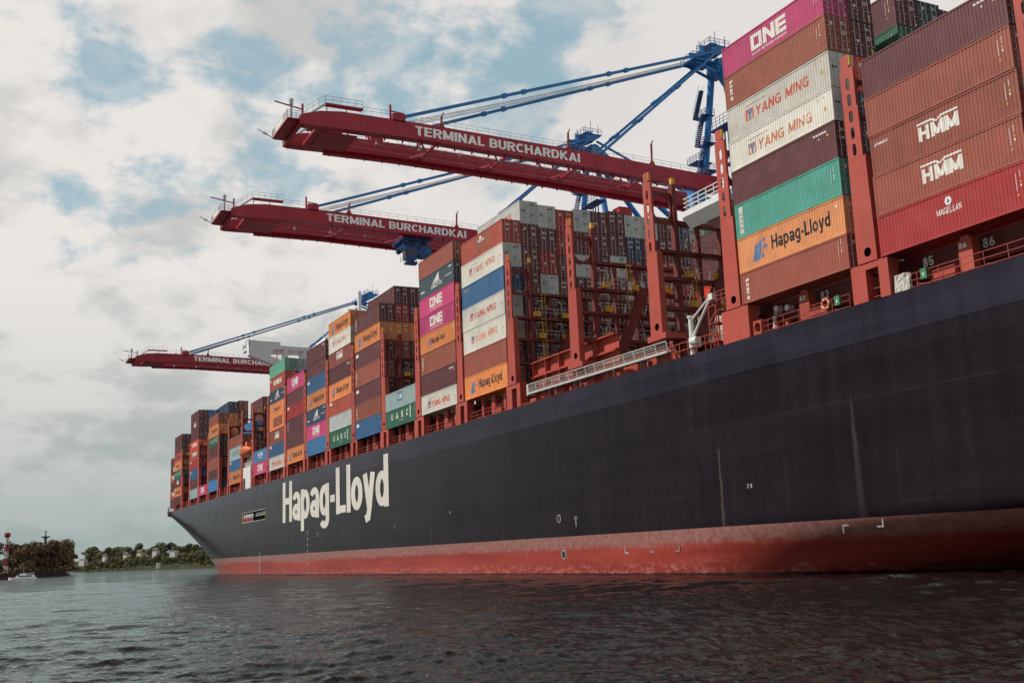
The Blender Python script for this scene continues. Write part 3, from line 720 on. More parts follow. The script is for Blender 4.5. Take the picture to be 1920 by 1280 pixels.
# ---------------------------------------------------------------- the ship
SHIP = link('container_ship', None, None, (-130, 29, 0))
tag(SHIP, 'long dark navy container ship with red bottom paint and giant white lettering', 'ship')
SI = Matrix.Translation((130, -29, 0))
def part(mb, name, mats, parent=None, fix=True):
    """mesh given in world coordinates, parented to the ship"""
    o = mb.build(name, mats, parent or SHIP, None, fix)
    if parent is None: o.location = (130, -29, 0)
    return o
DK = 18.75                       # height of the hull's upper edge
def hull_off(u, z):
    t = max(0.0, min(1.0, z / DK)); o = 0.0
    e = t ** 1.25
    us = -180 - 97 * e; L = 112 - 58 * e
    if u < us: o = 29 * min(1.0, ((us - u) / L)) ** 2.1
    A = max(0.0, (u + 16) / 40)
    if A > 0 and z < 4.7:
        o = max(o, 15.5 * min(A, 1.6) ** 2.0 * min(1.3, (4.7 - z) / 4.7) ** 2.0)
    if u > 55: o = max(o, 26 * ((u - 55) / 22) ** 2 * (1 - .75 * t))
    return min(o, 29.0)
def make_hull():
    us = sorted(set([77 - i * 3 for i in range(0, 52)] + [-76 - i * 5 for i in range(0, 17)] + [-161 - i * 2.5 for i in range(0, 66)] + [-179.5, -158.0]))
    us = [u for u in us if u >= -324]
    zs = sorted(set([-1.5, -.6, 0, .4, .8, 1.2, 1.6, 2, 2.4, 2.8, 3.2, 3.6, 3.9, 4.3, 4.7, 5.5, 6.5, 7.5, 8.5, 9.5, 10.5, 11.4, 13.4, 14.5, 15.5, 16.5, 17.5, DK]))
    mb = MB(); nz = len(zs)
    for side in (0, 1):
        vs = []
        for u in us:
            for z in zs:
                o = hull_off(u, max(z, 0)); y = o if side == 0 else 58 - o; vs.append((u, y, z))
        fs = []
        for i in range(len(us) - 1):
            for j in range(nz - 1):
                if side == 0 and -179.5 <= (us[i] + us[i + 1]) / 2 <= -158 and zs[j] == 11.4: continue
                a = (i * nz + j, (i + 1) * nz + j, (i + 1) * nz + j + 1, i * nz + j + 1)
                fs.append(a if side == 0 else a[::-1])
        mb.add(vs, fs)
    # transom
    u = us[-1]; vs = []
    for z in zs: o = hull_off(u, max(z, 0)); vs += [(u, o, z), (u, 58 - o, z)]
    mb.add(vs, [(2 * j, 2 * j + 1, 2 * j + 3, 2 * j + 2) for j in range(nz - 1)])
    me = mb.mesh('hull', [hull_material(), M_DARK], fix=False)
    me.polygons.foreach_set('use_smooth', [True] * len(me.polygons)); me.update()
    o = link('hull', me, SHIP, (130, -29, 0)); return o
def hull_material():
    m, t, b = mat('hull_paint')
    g = N(t, 'ShaderNodeTexCoord').outputs['Object']
    sp = N(t, 'ShaderNodeSeparateXYZ'); t.links.new(g, sp.inputs[0]); X, Z = sp.outputs[0], sp.outputs[2]
    vs = vmath(t, 'MULTIPLY', g, (1.0, 1.0, .10)).outputs[0]
    hs = vmath(t, 'MULTIPLY', g, (.06, .06, 1.0)).outputs[0]
    nv = noise_(t, vs, .9, 8, .65); nh = noise_(t, hs, .7, 6, .6); nb = noise_(t, g, .11, 6, .6); nf = noise_(t, g, 1.7, 8, .65)
    # weld seams
    def seam(v, pitch, ofs, w):
        f = math_(t, 'FRACT', math_(t, 'DIVIDE', math_(t, 'ADD', v, ofs), pitch))
        return ramp_(t, math_(t, 'ABSOLUTE', math_(t, 'SUBTRACT', f, .5)), 0, w / pitch, 1, 0)
    sh = seam(Z, 2.75, .3, .05); sx = seam(X, 11.3, 2.0, .06)
    sheer = ramp_(t, math_(t, 'ABSOLUTE', math_(t, 'SUBTRACT', Z, 16.05)), .03, .10, 1, 0)
    seams = math_(t, 'MAXIMUM', math_(t, 'MULTIPLY', math_(t, 'MAXIMUM', sh, sx), .35), math_(t, 'MULTIPLY', sheer, .9))
    plate = N(t, 'ShaderNodeTexWhiteNoise', noise_dimensions='2D')
    t.links.new(comb(t, math_(t, 'FLOOR', math_(t, 'DIVIDE', math_(t, 'ADD', X, 7.65), 11.3)), math_(t, 'FLOOR', math_(t, 'DIVIDE', math_(t, 'ADD', Z, 1.675), 2.75)), 0.0), plate.inputs['Vector'])
    val = math_(t, 'ADD', ramp_(t, nv, .25, .75, .92, 1.10, False), ramp_(t, nb, .3, .7, -.25, .3, False))
    val = math_(t, 'ADD', val, ramp_(t, nh, .3, .7, -.28, .32, False))
    val = math_(t, 'ADD', val, math_(t, 'MULTIPLY', math_(t, 'SUBTRACT', plate.outputs['Value'], .5), .34))
    val = math_(t, 'SUBTRACT', val, math_(t, 'MULTIPLY', seams, .75))
    navy = mix_(t, ramp_(t, Z, 15.95, 16.1), (0.0098, 0.0062, 0.0092), (0.0175, 0.0150, 0.0260))
    navy = mix_(t, 1.0, navy, comb(t, val, val, val), 'MULTIPLY')
    navy = mix_(t, ramp_(t, nf, .62, .85, 0, .10), navy, (.10, .09, .09))
    lt = math_(t, 'MAXIMUM', math_(t, 'MULTIPLY', seam(Z, 2.75, .22, .04), ramp_(t, nh, .42, .6)), math_(t, 'MULTIPLY', seam(X, 11.3, 2.2, .05), math_(t, 'MULTIPLY', ramp_(t, nv, .5, .62), .7)))
    navy = mix_(t, math_(t, 'MULTIPLY', lt, .5), navy, (.040, .036, .042))
    scuff = ramp_(t, noise_(t, vmath(t, 'MULTIPLY', g, (.09, .09, 2.6)).outputs[0], 1.0, 7, .7), .60, .70)
    navy = mix_(t, math_(t, 'MULTIPLY', scuff, math_(t, 'MULTIPLY', ramp_(t, nb, .4, .6), .35)), navy, (.034, .030, .034))
    # scrapes near the paint line
    sc_ = math_(t, 'MULTIPLY', ramp_(t, noise_(t, vmath(t, 'MULTIPLY', g, (3.2, 3.2, .8)).outputs[0], 1.1, 6, .7), .70, .735), ramp_(t, Z, 3.9, 8.2, 1, 0))
    sc_ = math_(t, 'MULTIPLY', sc_, ramp_(t, nb, .46, .56))
    navy = mix_(t, math_(t, 'MULTIPLY', sc_, .55), navy, (.42, .40, .38))
    # boot topping
    red = mix_(t, ramp_(t, math_(t, 'ADD', math_(t, 'MULTIPLY', nh, .7), math_(t, 'MULTIPLY', nf, .3)), .35, .62), (0.205, 0.026, 0.020), (0.30, 0.046, 0.033))
    lvl = math_(t, 'ADD', Z, math_(t, 'MULTIPLY', math_(t, 'SUBTRACT', nf, .5), 1.1))
    lvl = math_(t, 'ADD', lvl, math_(t, 'MULTIPLY', math_(t, 'SUBTRACT', nh, .5), 1.6))
    red = mix_(t, ramp_(t, lvl, 2.3, 3.05, 0, .92), red, mix_(t, ramp_(t, nf, .3, .7), (0.185, 0.082, 0.072), (0.285, 0.138, 0.118)))
    salt = math_(t, 'MULTIPLY', ramp_(t, math_(t, 'ADD', math_(t, 'MULTIPLY', noise_(t, vmath(t, 'MULTIPLY', g, (.5, .5, 2.4)).outputs[0], .9, 8, .7), .6), math_(t, 'MULTIPLY', nf, .4)), .47, .62), ramp_(t, Z, .35, 1.6, 1, 0))
    red = mix_(t, math_(t, 'MULTIPLY', salt, .42), red, (.46, .25, .21))
    grime = ramp_(t, noise_(t, hs, 1.6, 7, .7), .58, .72, 0, .5)
    red = mix_(t, math_(t, 'MULTIPLY', grime, ramp_(t, Z, 2.0, 3.0)), red, (.10, .06, .055))
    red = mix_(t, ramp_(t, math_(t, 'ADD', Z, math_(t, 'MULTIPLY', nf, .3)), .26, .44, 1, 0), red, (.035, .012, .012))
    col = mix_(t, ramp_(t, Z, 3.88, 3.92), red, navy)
    # rust and overflow runs below two scuppers
    for x0, zt, wd, c in ((-4.6, 10.4, .26, (.17, .13, .10)), (11.0, 12.5, .40, (.055, .055, .068)), (-68.0, 9.0, .14, (.10, .09, .09)), (-46.0, 6.0, .16, (.11, .07, .05))):
        d = math_(t, 'ABSOLUTE', math_(t, 'SUBTRACT', X, math_(t, 'ADD', x0, math_(t, 'MULTIPLY', math_(t, 'SUBTRACT', nf, .5), .6))))
        k = math_(t, 'MULTIPLY', ramp_(t, math_(t, 'DIVIDE', d, math_(t, 'ADD', .35, math_(t, 'MULTIPLY', math_(t, 'SUBTRACT', zt, Z), .16))), 0, wd, 1, 0), math_(t, 'MULTIPLY', ramp_(t, Z, zt - .3, zt, 1, 0), ramp_(t, Z, .5, zt - 1, .2, .5)))
        k = math_(t, 'MULTIPLY', k, ramp_(t, nv, .3, .6, .5, 1))
        col = mix_(t, k, col, mix_(t, ramp_(t, Z, 3.6, 4.6), (.22, .07, .03), c))
    t.links.new(col, b.inputs['Base Color'])
    b.inputs['Specular IOR Level'].default_value = .30
    t.links.new(ramp_(t, nv, .3, .7, .24, .36, False), b.inputs['Roughness'])
    bp = N(t, 'ShaderNodeBump'); bp.inputs['Strength'].default_value = .16; bp.inputs['Distance'].default_value = .05
    t.links.new(math_(t, 'SUBTRACT', math_(t, 'MULTIPLY', noise_(t, vmath(t, 'MULTIPLY', g, (.35, .35, .3)).outputs[0], 1.0, 3), .9), math_(t, 'MULTIPLY', seams, .12)), bp.inputs['Height'])
    t.links.new(bp.outputs[0], b.inputs['Normal'])
    return m
hull = make_hull()
# shell opening with the boarding platform inside
mb = MB(); x0, x1, za, zb = -179.5, -158.0, 11.4, 13.4
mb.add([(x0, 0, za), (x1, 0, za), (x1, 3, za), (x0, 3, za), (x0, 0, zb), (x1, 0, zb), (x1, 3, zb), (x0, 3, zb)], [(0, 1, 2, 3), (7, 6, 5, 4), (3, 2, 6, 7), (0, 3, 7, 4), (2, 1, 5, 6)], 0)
mb.box(x0 + .8, x0 + 9.5, .25, .35, za + .75, zb - .25, 1); mb.box(x0 + 10.2, x1 - 1.6, .6, .7, za + 1.0, zb - .25, 1)
mb.box(x0 + .8, x0 + 9.8, .2, .3, za, za + .68, 2); mb.box(x1 - 1.2, x1 - .6, .2, .5, za, zb, 3); mb.box(x0 + .05, x0 + .5, .05, .5, za, zb, 3)
for i in range(12): mb.box(x0 + 1.3 + i * .7, x0 + 1.4 + i * .7, .22, .245, za + .8, zb - .3, 0); mb.box(x0 + 10.4 + i * .75, x0 + 10.55 + i * .75, .57, .595, za + 1.0, zb - .5, 0)
mb.box(x0 - .15, x1 + .15, -.03, .02, za - .12, za, 4); mb.box(x0 - .15, x1 + .15, -.03, .02, zb, zb + .12, 4); mb.rail([(x0 + .5, .1, za), (x1 - .5, .1, za)], 1.0, .03, 2.5)
part(mb, 'shell_opening', [M_DARK, M_WHITE, M_RED, M_YEL, M_GALV], fix=False)
# decks
mb = MB()
pl = []
for u in [-323 + i * 5 for i in range(0, 81)]:
    o = hull_off(u, DK); pl.append((u, o + .02))
for (a, oa), (b_, ob) in zip(pl, pl[1:]):
    mb.add([(a, oa, DK - .75), (b_, ob, DK - .75), (b_, 58 - ob, DK - .75), (a, 58 - oa, DK - .75)], [(0, 1, 2, 3)])
part(mb, 'main_deck', M_DECK, fix=False)
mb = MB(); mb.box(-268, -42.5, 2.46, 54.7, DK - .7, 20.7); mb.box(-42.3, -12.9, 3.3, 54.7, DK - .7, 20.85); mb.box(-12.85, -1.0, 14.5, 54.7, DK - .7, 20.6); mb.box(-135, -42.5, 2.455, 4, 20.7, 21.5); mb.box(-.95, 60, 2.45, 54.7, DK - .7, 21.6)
part(mb, 'hatch_coaming', M_RED_SHADE)
# coaming numbers
for txt, x in (('81', .9), ('82', 6.4), ('83', 10.8), ('85', 16.6), ('86', 21.6), ('87', 26.4)):
    mb = MB(); put_text(mb, txt, lambda a, z, d=0: (a, 2.435 - d, z), x, 20.62, .92, .66, w=.19)
    o = part(mb, 'deck_number', M_NUM, fix=False)
# hull name
mb = MB()
put_text(mb, 'Hapag-Lloyd', lambda a, z, d=0: (a, -.03 - d, z), -144.0, 9.95, 59.9, 7.75, wv=.225, wh=.155, gap=.065)
o = part(mb, 'hull_lettering', M_LETH, fix=False)
# draught and tug marks, scuppers
def L_mark(x, z, a, b_):
    mb = MB(); mb.box(x, x + .12, -.02, .004, z, z + .62); mb.box(x + (.12 if a > 0 else -.5), x + (.62 if a > 0 else 0), -.018, .004, z if b_ > 0 else z + .5, z + .12 if b_ > 0 else z + .62)
    part(mb, 'tug_mark', M_MARK)
for x, z, a, b_ in ((-20.0, 2.0, 1, 1), (-15.6, 2.0, 1, 1), (-11.2, 2.0, -1, 1), (9.0, 2.9, 1, -1), (12.8, 3.2, -1, 1)): L_mark(x, z, a, b_)
mb = MB(); mb.box(-163.0, -162.5, -.02, .02, .5, 4.6); part(mb, 'draught_mark', M_MARK)
mb = MB()
for i in range(7): mb.box(-127.2, -126.9, -.02, .004, .6 + i * 1.1, 1.2 + i * 1.1)
part(mb, 'draught_mark', M_MARK)
for x, z in ((-118, 5.6), (-112, 6.6), (-106, 6.4), (-82.0, 6.7), (-61.5, 7.7), (-1.2, 6.8), (-0.8, 6.8)): mb = MB(); mb.box(x, x + .2, -.02, .004, z, z + .34); part(mb, 'hull_mark', M_MARK)
mb = MB(); mb.box(-29.3, -28.6, -.02, .004, 5.6, 5.9); mb.box(-29.05, -28.87, -.0205, .004, 4.8, 5.6); part(mb, 'hull_mark', M_MARK)
for x, z, r in ((-32.5, 5.8, .42), (-31.8, 2.1, .5), (-120.5, 7.0, .4)):
    mb = MB(); mb.tube((x, -.04, z), (x, .3, z), r, 14, 0); mb.tube((x, -.045, z), (x, .2, z), r * .8, 14, 1); part(mb, 'scupper', [M_GALV, M_DARK])

# ---- lashing bridges
LV = [21.0, 24.2, 27.0, 29.6, 32.55]
def tower_mesh(foot):
    mb = MB(); y0, y1 = -.02, .62
    # lower solid leg, slightly tapering, then the slotted mast
    def leg(w0, w1, za, zb): mb.add([(-w0 / 2, y0, za), (w0 / 2, y0, za), (w0 / 2, y1, za), (-w0 / 2, y1, za), (-w1 / 2, y0, zb), (w1 / 2, y0, zb), (w1 / 2, y1, zb), (-w1 / 2, y1, zb)],
        [(3, 2, 1, 0), (4, 5, 6, 7), (0, 1, 5, 4), (1, 2, 6, 5), (2, 3, 7, 6), (3, 0, 4, 7)], 0)
    mb.holed(-.92, .92, 21.5, 23.0, 0.1, 22.2, .34, .34, 1, y0, y0 + .05, 20); mb.box(-.92, -.87, y0 + .05, y1, 21.5, 23.0); mb.box(.87, .92, y0 + .05, y1, 21.5, 23.0); mb.box(-.87, .87, y1 - .05, y1, 21.5, 23.0, 1)
    leg(1.84, 1.66, 23.0, 29.2)
    z = 29.22
    while z < 35.4:
        mb.holed(-.80, .60 if z < 32.5 else .50, z, z + 1.26, -.12, z + .63, .19, .45, 1, y0, y0 + .06, 20, 3.0)
        z += 1.26
    mb.box(-.80, -.76, y0 + .06, .22, 29.22, z); mb.box(.46, .50, y0 + .06, .22, 29.22, z)
    mb.box(-.80, .48, y0, .2, z, z + .55); mb.box(-.62, .12, y0, .2, z + .55, 37.1); mb.box(.125, .22, y0 + .02, .22, z + .75, 37.05, 2)
    if foot == 'portal':
        for a, b_ in ((-1.75, -.35), (.85, 1.75)):
            mb.box(a, b_, .05, 1.0, DK - .7, 21.0)
        mb.box(-1.75, 1.75, .05, 1.0, 21.0, 21.46); mb.box(-.35, .85, 2.2, 2.3, DK - .7, 21.0, 1); mb.tube((-.35, .5, DK + .9), (.85, .5, DK + .9), .03, 5); mb.tube((-.35, .5, DK + .3), (.85, .5, DK + .3), .03, 5); mb.tube((.45, .5, DK - .7), (.45, .5, DK + 1.6), .03, 5)
    elif foot == 'solid':
        mb.box(-1.7, 1.75, .04, 1.1, DK - .7, 21.46)
    else:                         # cantilever shoe
        mb.box(-1.35, 1.6, -.15, 2.2, 20.95, 21.46)
    return mb.mesh('tower', [M_RED, M_RED_SHADE, M_YEL], fix=False)
TW = {k: tower_mesh(k) for k in ('portal', 'solid', 'shoe')}
def frame_mesh(depth):
    """cross structure going inboard"""
    mb = MB(); ya, yb = .64, depth
    posts = [2.75, 5.35, 8.0] + [10.5 + 5.1 * i for i in range(12)]
    posts = [p for p in posts if p < depth]
    mb.box(-.3, .3, 2.55, 3.0, DK - .7, 36.2); mb.box(-.1, .28, 2.6, 2.95, 36.2, 36.8, 1)
    for i, p in enumerate(posts[1:]):
        mb.box(-.22, .22, p - .17, p + .17, DK - .7, 32.5)
    mb.holed(.2, 2.55, 32.2, 35.3, 1.42, 33.75, .98, 1.22, 0, -.08, .08, 30, 2.3)
    if depth > 12: mb.holed(8.2, 10.3, 29.8, 32.4, 9.25, 31.1, .85, 1.02, 0, -.08, .08, 30, 2.3)
    for i, z in enumerate(LV):
        mb.box(-.45, .45, 3.0 if i == 4 else .64, yb, z - .32, z)
    # pair of slotted inner plates
    for z in (21.6, 24.6): mb.holed(2.0, 2.55, z, z + 2.2, 2.27, z + 1.1, .17, .75, 0, .2, .26, 18, 3)
    # lashing frames: X rods and cable trays
    for z in LV[1:4]:
        for q in (.46,):
            mb.tube((q, 3.1, z + 1.05), (q, yb, z + 1.05), .035, 4, 2); mb.tube((q, 3.1, z + .6), (q, yb, z + .6), .03, 4, 2)
            y = 3.2
            while y < yb: mb.tube((q, y, z), (q, y, z + 1.05), .028, 4, 2); y += 1.3
    mb.tube((.46, .7, 36.0), (.46, 2.5, 36.0), .03, 4, 2)
    for p in posts[:-1]:
        for z in LV[:4]:
            mb.box(.47, .52, p + .5, p + 1.4, z + 1.9, z + 1.98, 2); mb.box(.47, .5, p + 1.32, p + 1.38, z, z + 1.9, 2)
    mb.k = 3
    for p in posts:
        for z in LV[:4]:
            for y in (p + .9, p + 1.9):
                mb.tube((.1, y, z), (.1, y + random.choice((-.7, .7)), z + 2.5), .025, 4, 2)
    mb.k = 0
    return mb.mesh('lashing_frame', [M_RED_SHADE, M_YEL, M_GALV, M_DARK], fix=False)
FR = {d: frame_mesh(d) for d in (3.4, 34.0)}
def small(fn, name, mats):
    mb = MB(); fn(mb); return mb.mesh(name, mats)
def f_box(mb): mb.box(0, .4, 0, .75, 0, .6, 0); mb.box(.4, .405, .25, .42, .35, .46, 1)
def f_lad(mb):
    for y in (0, .5): mb.tube((0, y, 0), (0, y, 1.9), .035, 5)
    for i in range(6): mb.tube((0, 0, .15 + i * .33), (0, .5, .15 + i * .33), .025, 4)
    for z in (.2, 1.0, 1.8):
        mb.tube((0, 0, z), (.45, .05, z), .025, 4); mb.tube((.45, .05, z), (.45, .45, z), .025, 4); mb.tube((.45, .45, z), (0, .5, z), .025, 4)
ME_BOX = small(f_box, 'junction_box', [M_YEL, M_DARK]); ME_LAD = small(f_lad, 'access_ladder', [M_YEL])
def f_brace(mb): mb.beam((.75, 4.3, DK + 2.5), (.75, 8.5, 29.6), .95, .95, (1, 0, 0))
ME_BRACE = small(f_brace, 'brace', [M_RED_SHADE])
def bridge(x, foot, depth, extras, dz=0.0, y=0.0):
    b = link('lashing_bridge', FR[depth], SHIP, (130 + x, -29 + y, dz))
    link('tower', TW[foot], b)
    if extras:
        link('brace', ME_BRACE, b)
        rnd = random.Random(int(x * 10))
        for i, z in enumerate(LV[:5]):
            for y_ in ((3.2, 6.6, 11.0) if i < 4 else (3.4,)):
                if rnd.random() < .5: link('junction_box', ME_BOX, b, (.5, y_ + rnd.uniform(-.3, .5), z + .02))
            if i and rnd.random() < .6: link('access_ladder', ME_LAD, b, (.5, 4.0 + rnd.choice((0, 0, 2.6)), z - 2.05))
    else:
        link('junction_box', ME_BOX, b, (.5, 1.2, 35.25))
    return b
BR = [(28.7, 'portal', 3.4, 0), (13.95, 'portal', 3.4, 0), (-1.15, 'solid', 3.4, 0), (-12.4, 'shoe', 34.0, 1), (-27.4, 'shoe', 34.0, 1), (-42.1, 'portal', 34.0, 1), (-56.9, 'portal', 3.4, 0), (-71.5, 'portal', 3.4, 0),
      (-85.6, 'portal', 34.0, 1), (-100.1, 'portal', 3.4, 0), (-114.3, 'portal', 3.4, 0), (-128.3, 'portal', 3.4, 0), (-142.5, 'portal', 3.4, 0), (-156.2, 'portal', 3.4, 0), (-169.9, 'portal', 3.4, 0), (-180.3, 'portal', 34.0, 1), (-194.4, 'portal', 3.4, 0)]
for x, ft, dp, ex in BR: bridge(x, ft, dp, ex, dz=(0 if x > -135 else -.25))
for x, y in ((-207.8, .4), (-222.2, .6), (-236.4, .8), (-250.4, 1.0), (-263.8, 1.1), (-277.8, 1.5), (-292.3, 3.8)): bridge(x, 'portal', 3.4, 0, dz=-.55, y=y)

# ---- deck edge: bay pillars, railings, boxes, bollards, fairleads
def f_pillar(mb): mb.box(-.55, .55, .95, 1.6, DK - .7, 21.15); mb.box(-.35, .35, 1.0, 1.55, 21.15, 21.4)
ME_PIL = small(f_pillar, 'bay_pillar', [M_RED])
def f_mach(mb):
    mb.box(-1.0, 1.0, .55, 1.1, DK - .2, DK + .85); mb.box(-1.02, 1.02, .52, 1.13, DK + .85, DK + .9)
ME_MB = small(f_mach, 'deck_locker', [M_RED])
def f_bol(mb):
    for a in (-.6, .6): mb.tube((a, 1.4, DK - .7), (a, 1.4, DK + .45), .26, 12); mb.tube((a, 1.4, DK + .45), (a, 1.4, DK + .55), .33, 12)
ME_BOL = small(f_bol, 'bollard', [M_RED])
BAYS = [15.27, 0.0, -55.5, -70.2, -84.6, -99.0, -113.2, -127.2, -141.2, -155.0, -169.0, -193.3]
BAYF = [(-207.0, .2), (-221.0, .5), (-235.3, .6), (-249.2, .9), (-263.0, 1.0), (-276.6, 1.1)]
for i, (x, y) in enumerate([(b_, 0) for b_ in BAYS] + BAYF):
    loc = lambda dx: (130 + x + dx, -29 + y, 0 if x > -135 else -.3)
    link('bay_pillar', ME_PIL, SHIP, loc(6.15))
    if x < -20:
        for dx in (3.1, 9.3): o = link('bay_pillar', ME_PIL, SHIP, loc(dx)); o.scale.x = .55
    link('deck_locker', ME_MB, SHIP, loc(4.5 if x > 10 else 8.0)); 
    if x <= 1: link('bollard', ME_BOL, SHIP, loc(2.2))
    mb = MB(); mb.rail([(x + .8, y + .3, DK - .7), (x + 11.6, y + .3, DK - .7)], 1.75, .03, 1.7, (.85, 1.3))
    o = part(mb, 'railing', M_RED)
    mb = MB(); rnd = random.Random(i + 40)
    for k in range(9):
        a = x + 1 + k * 1.25 + rnd.uniform(-.4, .4); hgt = rnd.uniform(.4, 1.3) if x > -1 else rnd.uniform(.6, 2.1)
        mb.box(a, a + rnd.uniform(.25, .8), y + 1.75 + rnd.uniform(-.2, .3), y + 2.3, DK - .7, DK - .7 + hgt)
        mb.tube((a, y + 1.7, DK - .6 + rnd.uniform(.3, 1.4)), (a + 1.6, y + 1.7, DK - .6 + rnd.uniform(.3, 1.4)), .06, 6)
    mb.box(x, x + 12.2, y + 1.9, y + 2.3, 19.6, 19.8)
    part(mb, 'deck_fitting', M_RED_SHADE)
for txt, x in (('82', 5.72), ('86', 20.95)):
    mb = MB(); put_text(mb, txt, lambda a, z, d=0: (a, .94 - d, z), x, 20.6, .62, .36, w=.2)
    part(mb, 'pillar_number', M_LET, fix=False)
# fairlead (square block with a round mouth) beside the tower
mb = MB(); mb.holed(.95, 2.0, DK + .02, DK + 1.2, 1.47, DK + .6, .30, .34, 1, .2, .75, 20); mb.holed(1.0, 1.95, DK + .05, DK + 1.15, 1.47, DK + .6, .38, .42, 1, .12, .2, 20); mb.box(1.0, 1.95, .76, .9, DK, DK + 1.1, 1)
part(mb, 'fairlead', [M_RED, M_DARK])
for x in (3.4, 4.6): mb = MB(); mb.tube((x, .6, DK - .7), (x, .6, DK + .55), .24, 14); mb.tube((x, .6, DK + .55), (x, .6, DK + .62), .3, 14); part(mb, 'vent_pipe', M_RED)
for x, z in ((2.0, 20.9), (3.3, 20.7)): mb = MB(); mb.tube((x, 1.7, z), (x, 2.3, z), .25, 14, 0); part(mb, 'flood_lamp', M_WHITE)
mb = MB(); mb.tube((1.9, 1.6, 19.3), (1.9, 1.6, 20.3), .16, 8, 0); mb.box(1.6, 2.3, 1.5, 1.9, 19.2, 19.4, 0)
part(mb, 'hose_reel', M_WHITE)
# open gap amidships: side girders, web frames, railing
for x0, x1 in ((-41.0, -27.6), (-27.2, -22.5)):
    mb = MB()
    for za, zb in ((22.3, 23.7), (20.7, 22.0)):
        zs = za; mb.box(x0, x1, 2.3, 2.4, zs, zb)
        mb.box(x0, x1, 1.7, 2.3, zb, zb + .12); mb.box(x0, x1, 1.9, 2.3, za - .1, za)
        x = x0 + .6
        while x < x1 - 1:
            mb.prism([(x, zs), (x + .1, zs), (x + .1, zb), (x, zb)], 1, 1.75, 2.3); mb.box(x - .35, x + .45, 1.68, 1.74, zb - .05, zb + .1); x += 3.1
    part(mb, 'side_girder', M_RED)
mb = MB(); mb.box(-41, -13, 2.5, 3.2, DK - .7, 20.9); part(mb, 'gap_coaming', M_RED)
mb = MB(); mb.box(-41, -10, .25, .5, DK - .7, DK + .15); part(mb, 'deck_edge_bar', M_RED)
for i in range(9): mb = MB(); mb.box(-39.5 + i * 3.2, -38.0 + i * 3.2, .8, 1.5, DK - .5, DK + .7 + (i % 3) * .25); part(mb, 'deck_locker', M_RED)
mb = MB(); mb.rail([(-10.5, .12, DK - .7), (-2.9, .12, DK - .7)], 2.0, .04, 1.2, (.7, 1.35)); mb.rail([(-10.5, .12, DK - .7), (-41, .12, DK - .7)], .9, .025, 1.6)
mb.beam((-10.6, .2, DK - .6), (-10.6, .2, 20.6), .1, .1); mb.beam((-10.6, .2, 20.6), (-9.4, .2, DK), .08, .08)
part(mb, 'railing', M_RED)
# ladder cage with orange hoops beside the big tower
mb = MB()
for a in (-4.9, -3.9):
    for y in (.3, 1.3): mb.beam((a, y, DK - .7), (a, y, 22.4), .09, .09, k=0)
for z in (19.3, 20.9, 22.4):
    mb.box(-4.95, -3.85, .25, 1.35, z, z + .06, 0)
for z in (19.1, 19.35, 19.6, 19.9, 20.15): 
    pts = [(-4.4 + .42 * math.cos(R(a)), .8 + .42 * math.sin(R(a)), z) for a in range(0, 361, 30)]
    for p, q in zip(pts, pts[1:]): mb.tube(p, q, .035, 4, 1)
mb.rail([(-4.95, .3, 22.4), (-2.4, .3, 22.4)], 1.1, .035, .6, (.4, .75), k=0); mb.beam((-4.9, .3, 21.0), (-3.9, .3, 21.9), .08, .08, k=0)
part(mb, 'ladder_cage', [M_RED, M_ORANGE])
# accommodation ladder stowed along the side
mb = MB(); xa, xb = -37.4, -10.4; zb_, zt_ = 19.75, 20.75
mb.beam((xa, -.45, zb_), (xb, -.45, zb_ - .2), .08, .22); mb.beam((xa, -.45, zt_), (xb, -.45, zt_ - .25), .07, .08); mb.beam((xa, .35, zb_ + .15), (xb, .35, zb_ - .05), .08, .2); mb.beam((xa, .3, zt_), (xb, .3, zt_ - .25), .06, .06)
n = 15
for i in range(n + 1):
    f = i / n; x = xa + (xb - xa) * f; dz = -.22 * f
    mb.beam((x + .25, -.46, zb_ + dz), (x - .05, -.46, zt_ + dz), .05, .07)
    if i < n:
        for k in range(5):
            xx = x + (xb - xa) / n * k / 5; mb.box(xx, xx + .22, -.4, .32, zb_ + dz - .02 + .02 * k, zb_ + dz + .02 + .02 * k)
for k in (.3, .55): mb.tube((xa, -.46, zb_ + k), (xb, -.46, zb_ + k - .22), .022, 4)
mb.box(-37.2, -10.6, .45, .5, zb_ - .15, zt_ - .3, 3)
mb.box(xa - .3, xa + .1, -.5, .45, zb_ - .2, zt_ + .05)
mb.k = 2
for x in (-33.4, -28.0, -21.5, -15.5): mb.beam((x, .1, DK - .1), (x + .5, -.25, zb_ - .12), .08, .1); mb.beam((x + .9, .3, DK - .1), (x + .9, .3, zb_), .12, .12)
part(mb, 'accommodation_ladder', [M_LADDER, M_WHITE, M_GALV, M_RED_SHADE])
# small white davit
mb = MB(); x = -7.8
mb.tube((x, .5, DK - .7), (x, .5, 22.1), .26, 12, r2=.22); mb.tube((x, .5, 22.1), (x, .5, 22.3), .3, 12)
mb.tube((x + .1, .5, 21.9), (x + 3.4, .3, 23.4), .09, 8); mb.tube((x + .1, .5, 20.3), (x + 3.4, .3, 23.3), .12, 8)
mb.box(x + 3.2, x + 3.75, .1, .5, 22.95, 23.5); mb.tube((x + .3, .2, 19.9), (x + 1.2, .2, 19.9), .32, 10); mb.box(x - .1, x + .9, .2, .8, 19.4, 20.3)
part(mb, 'davit_crane', M_WHITE)
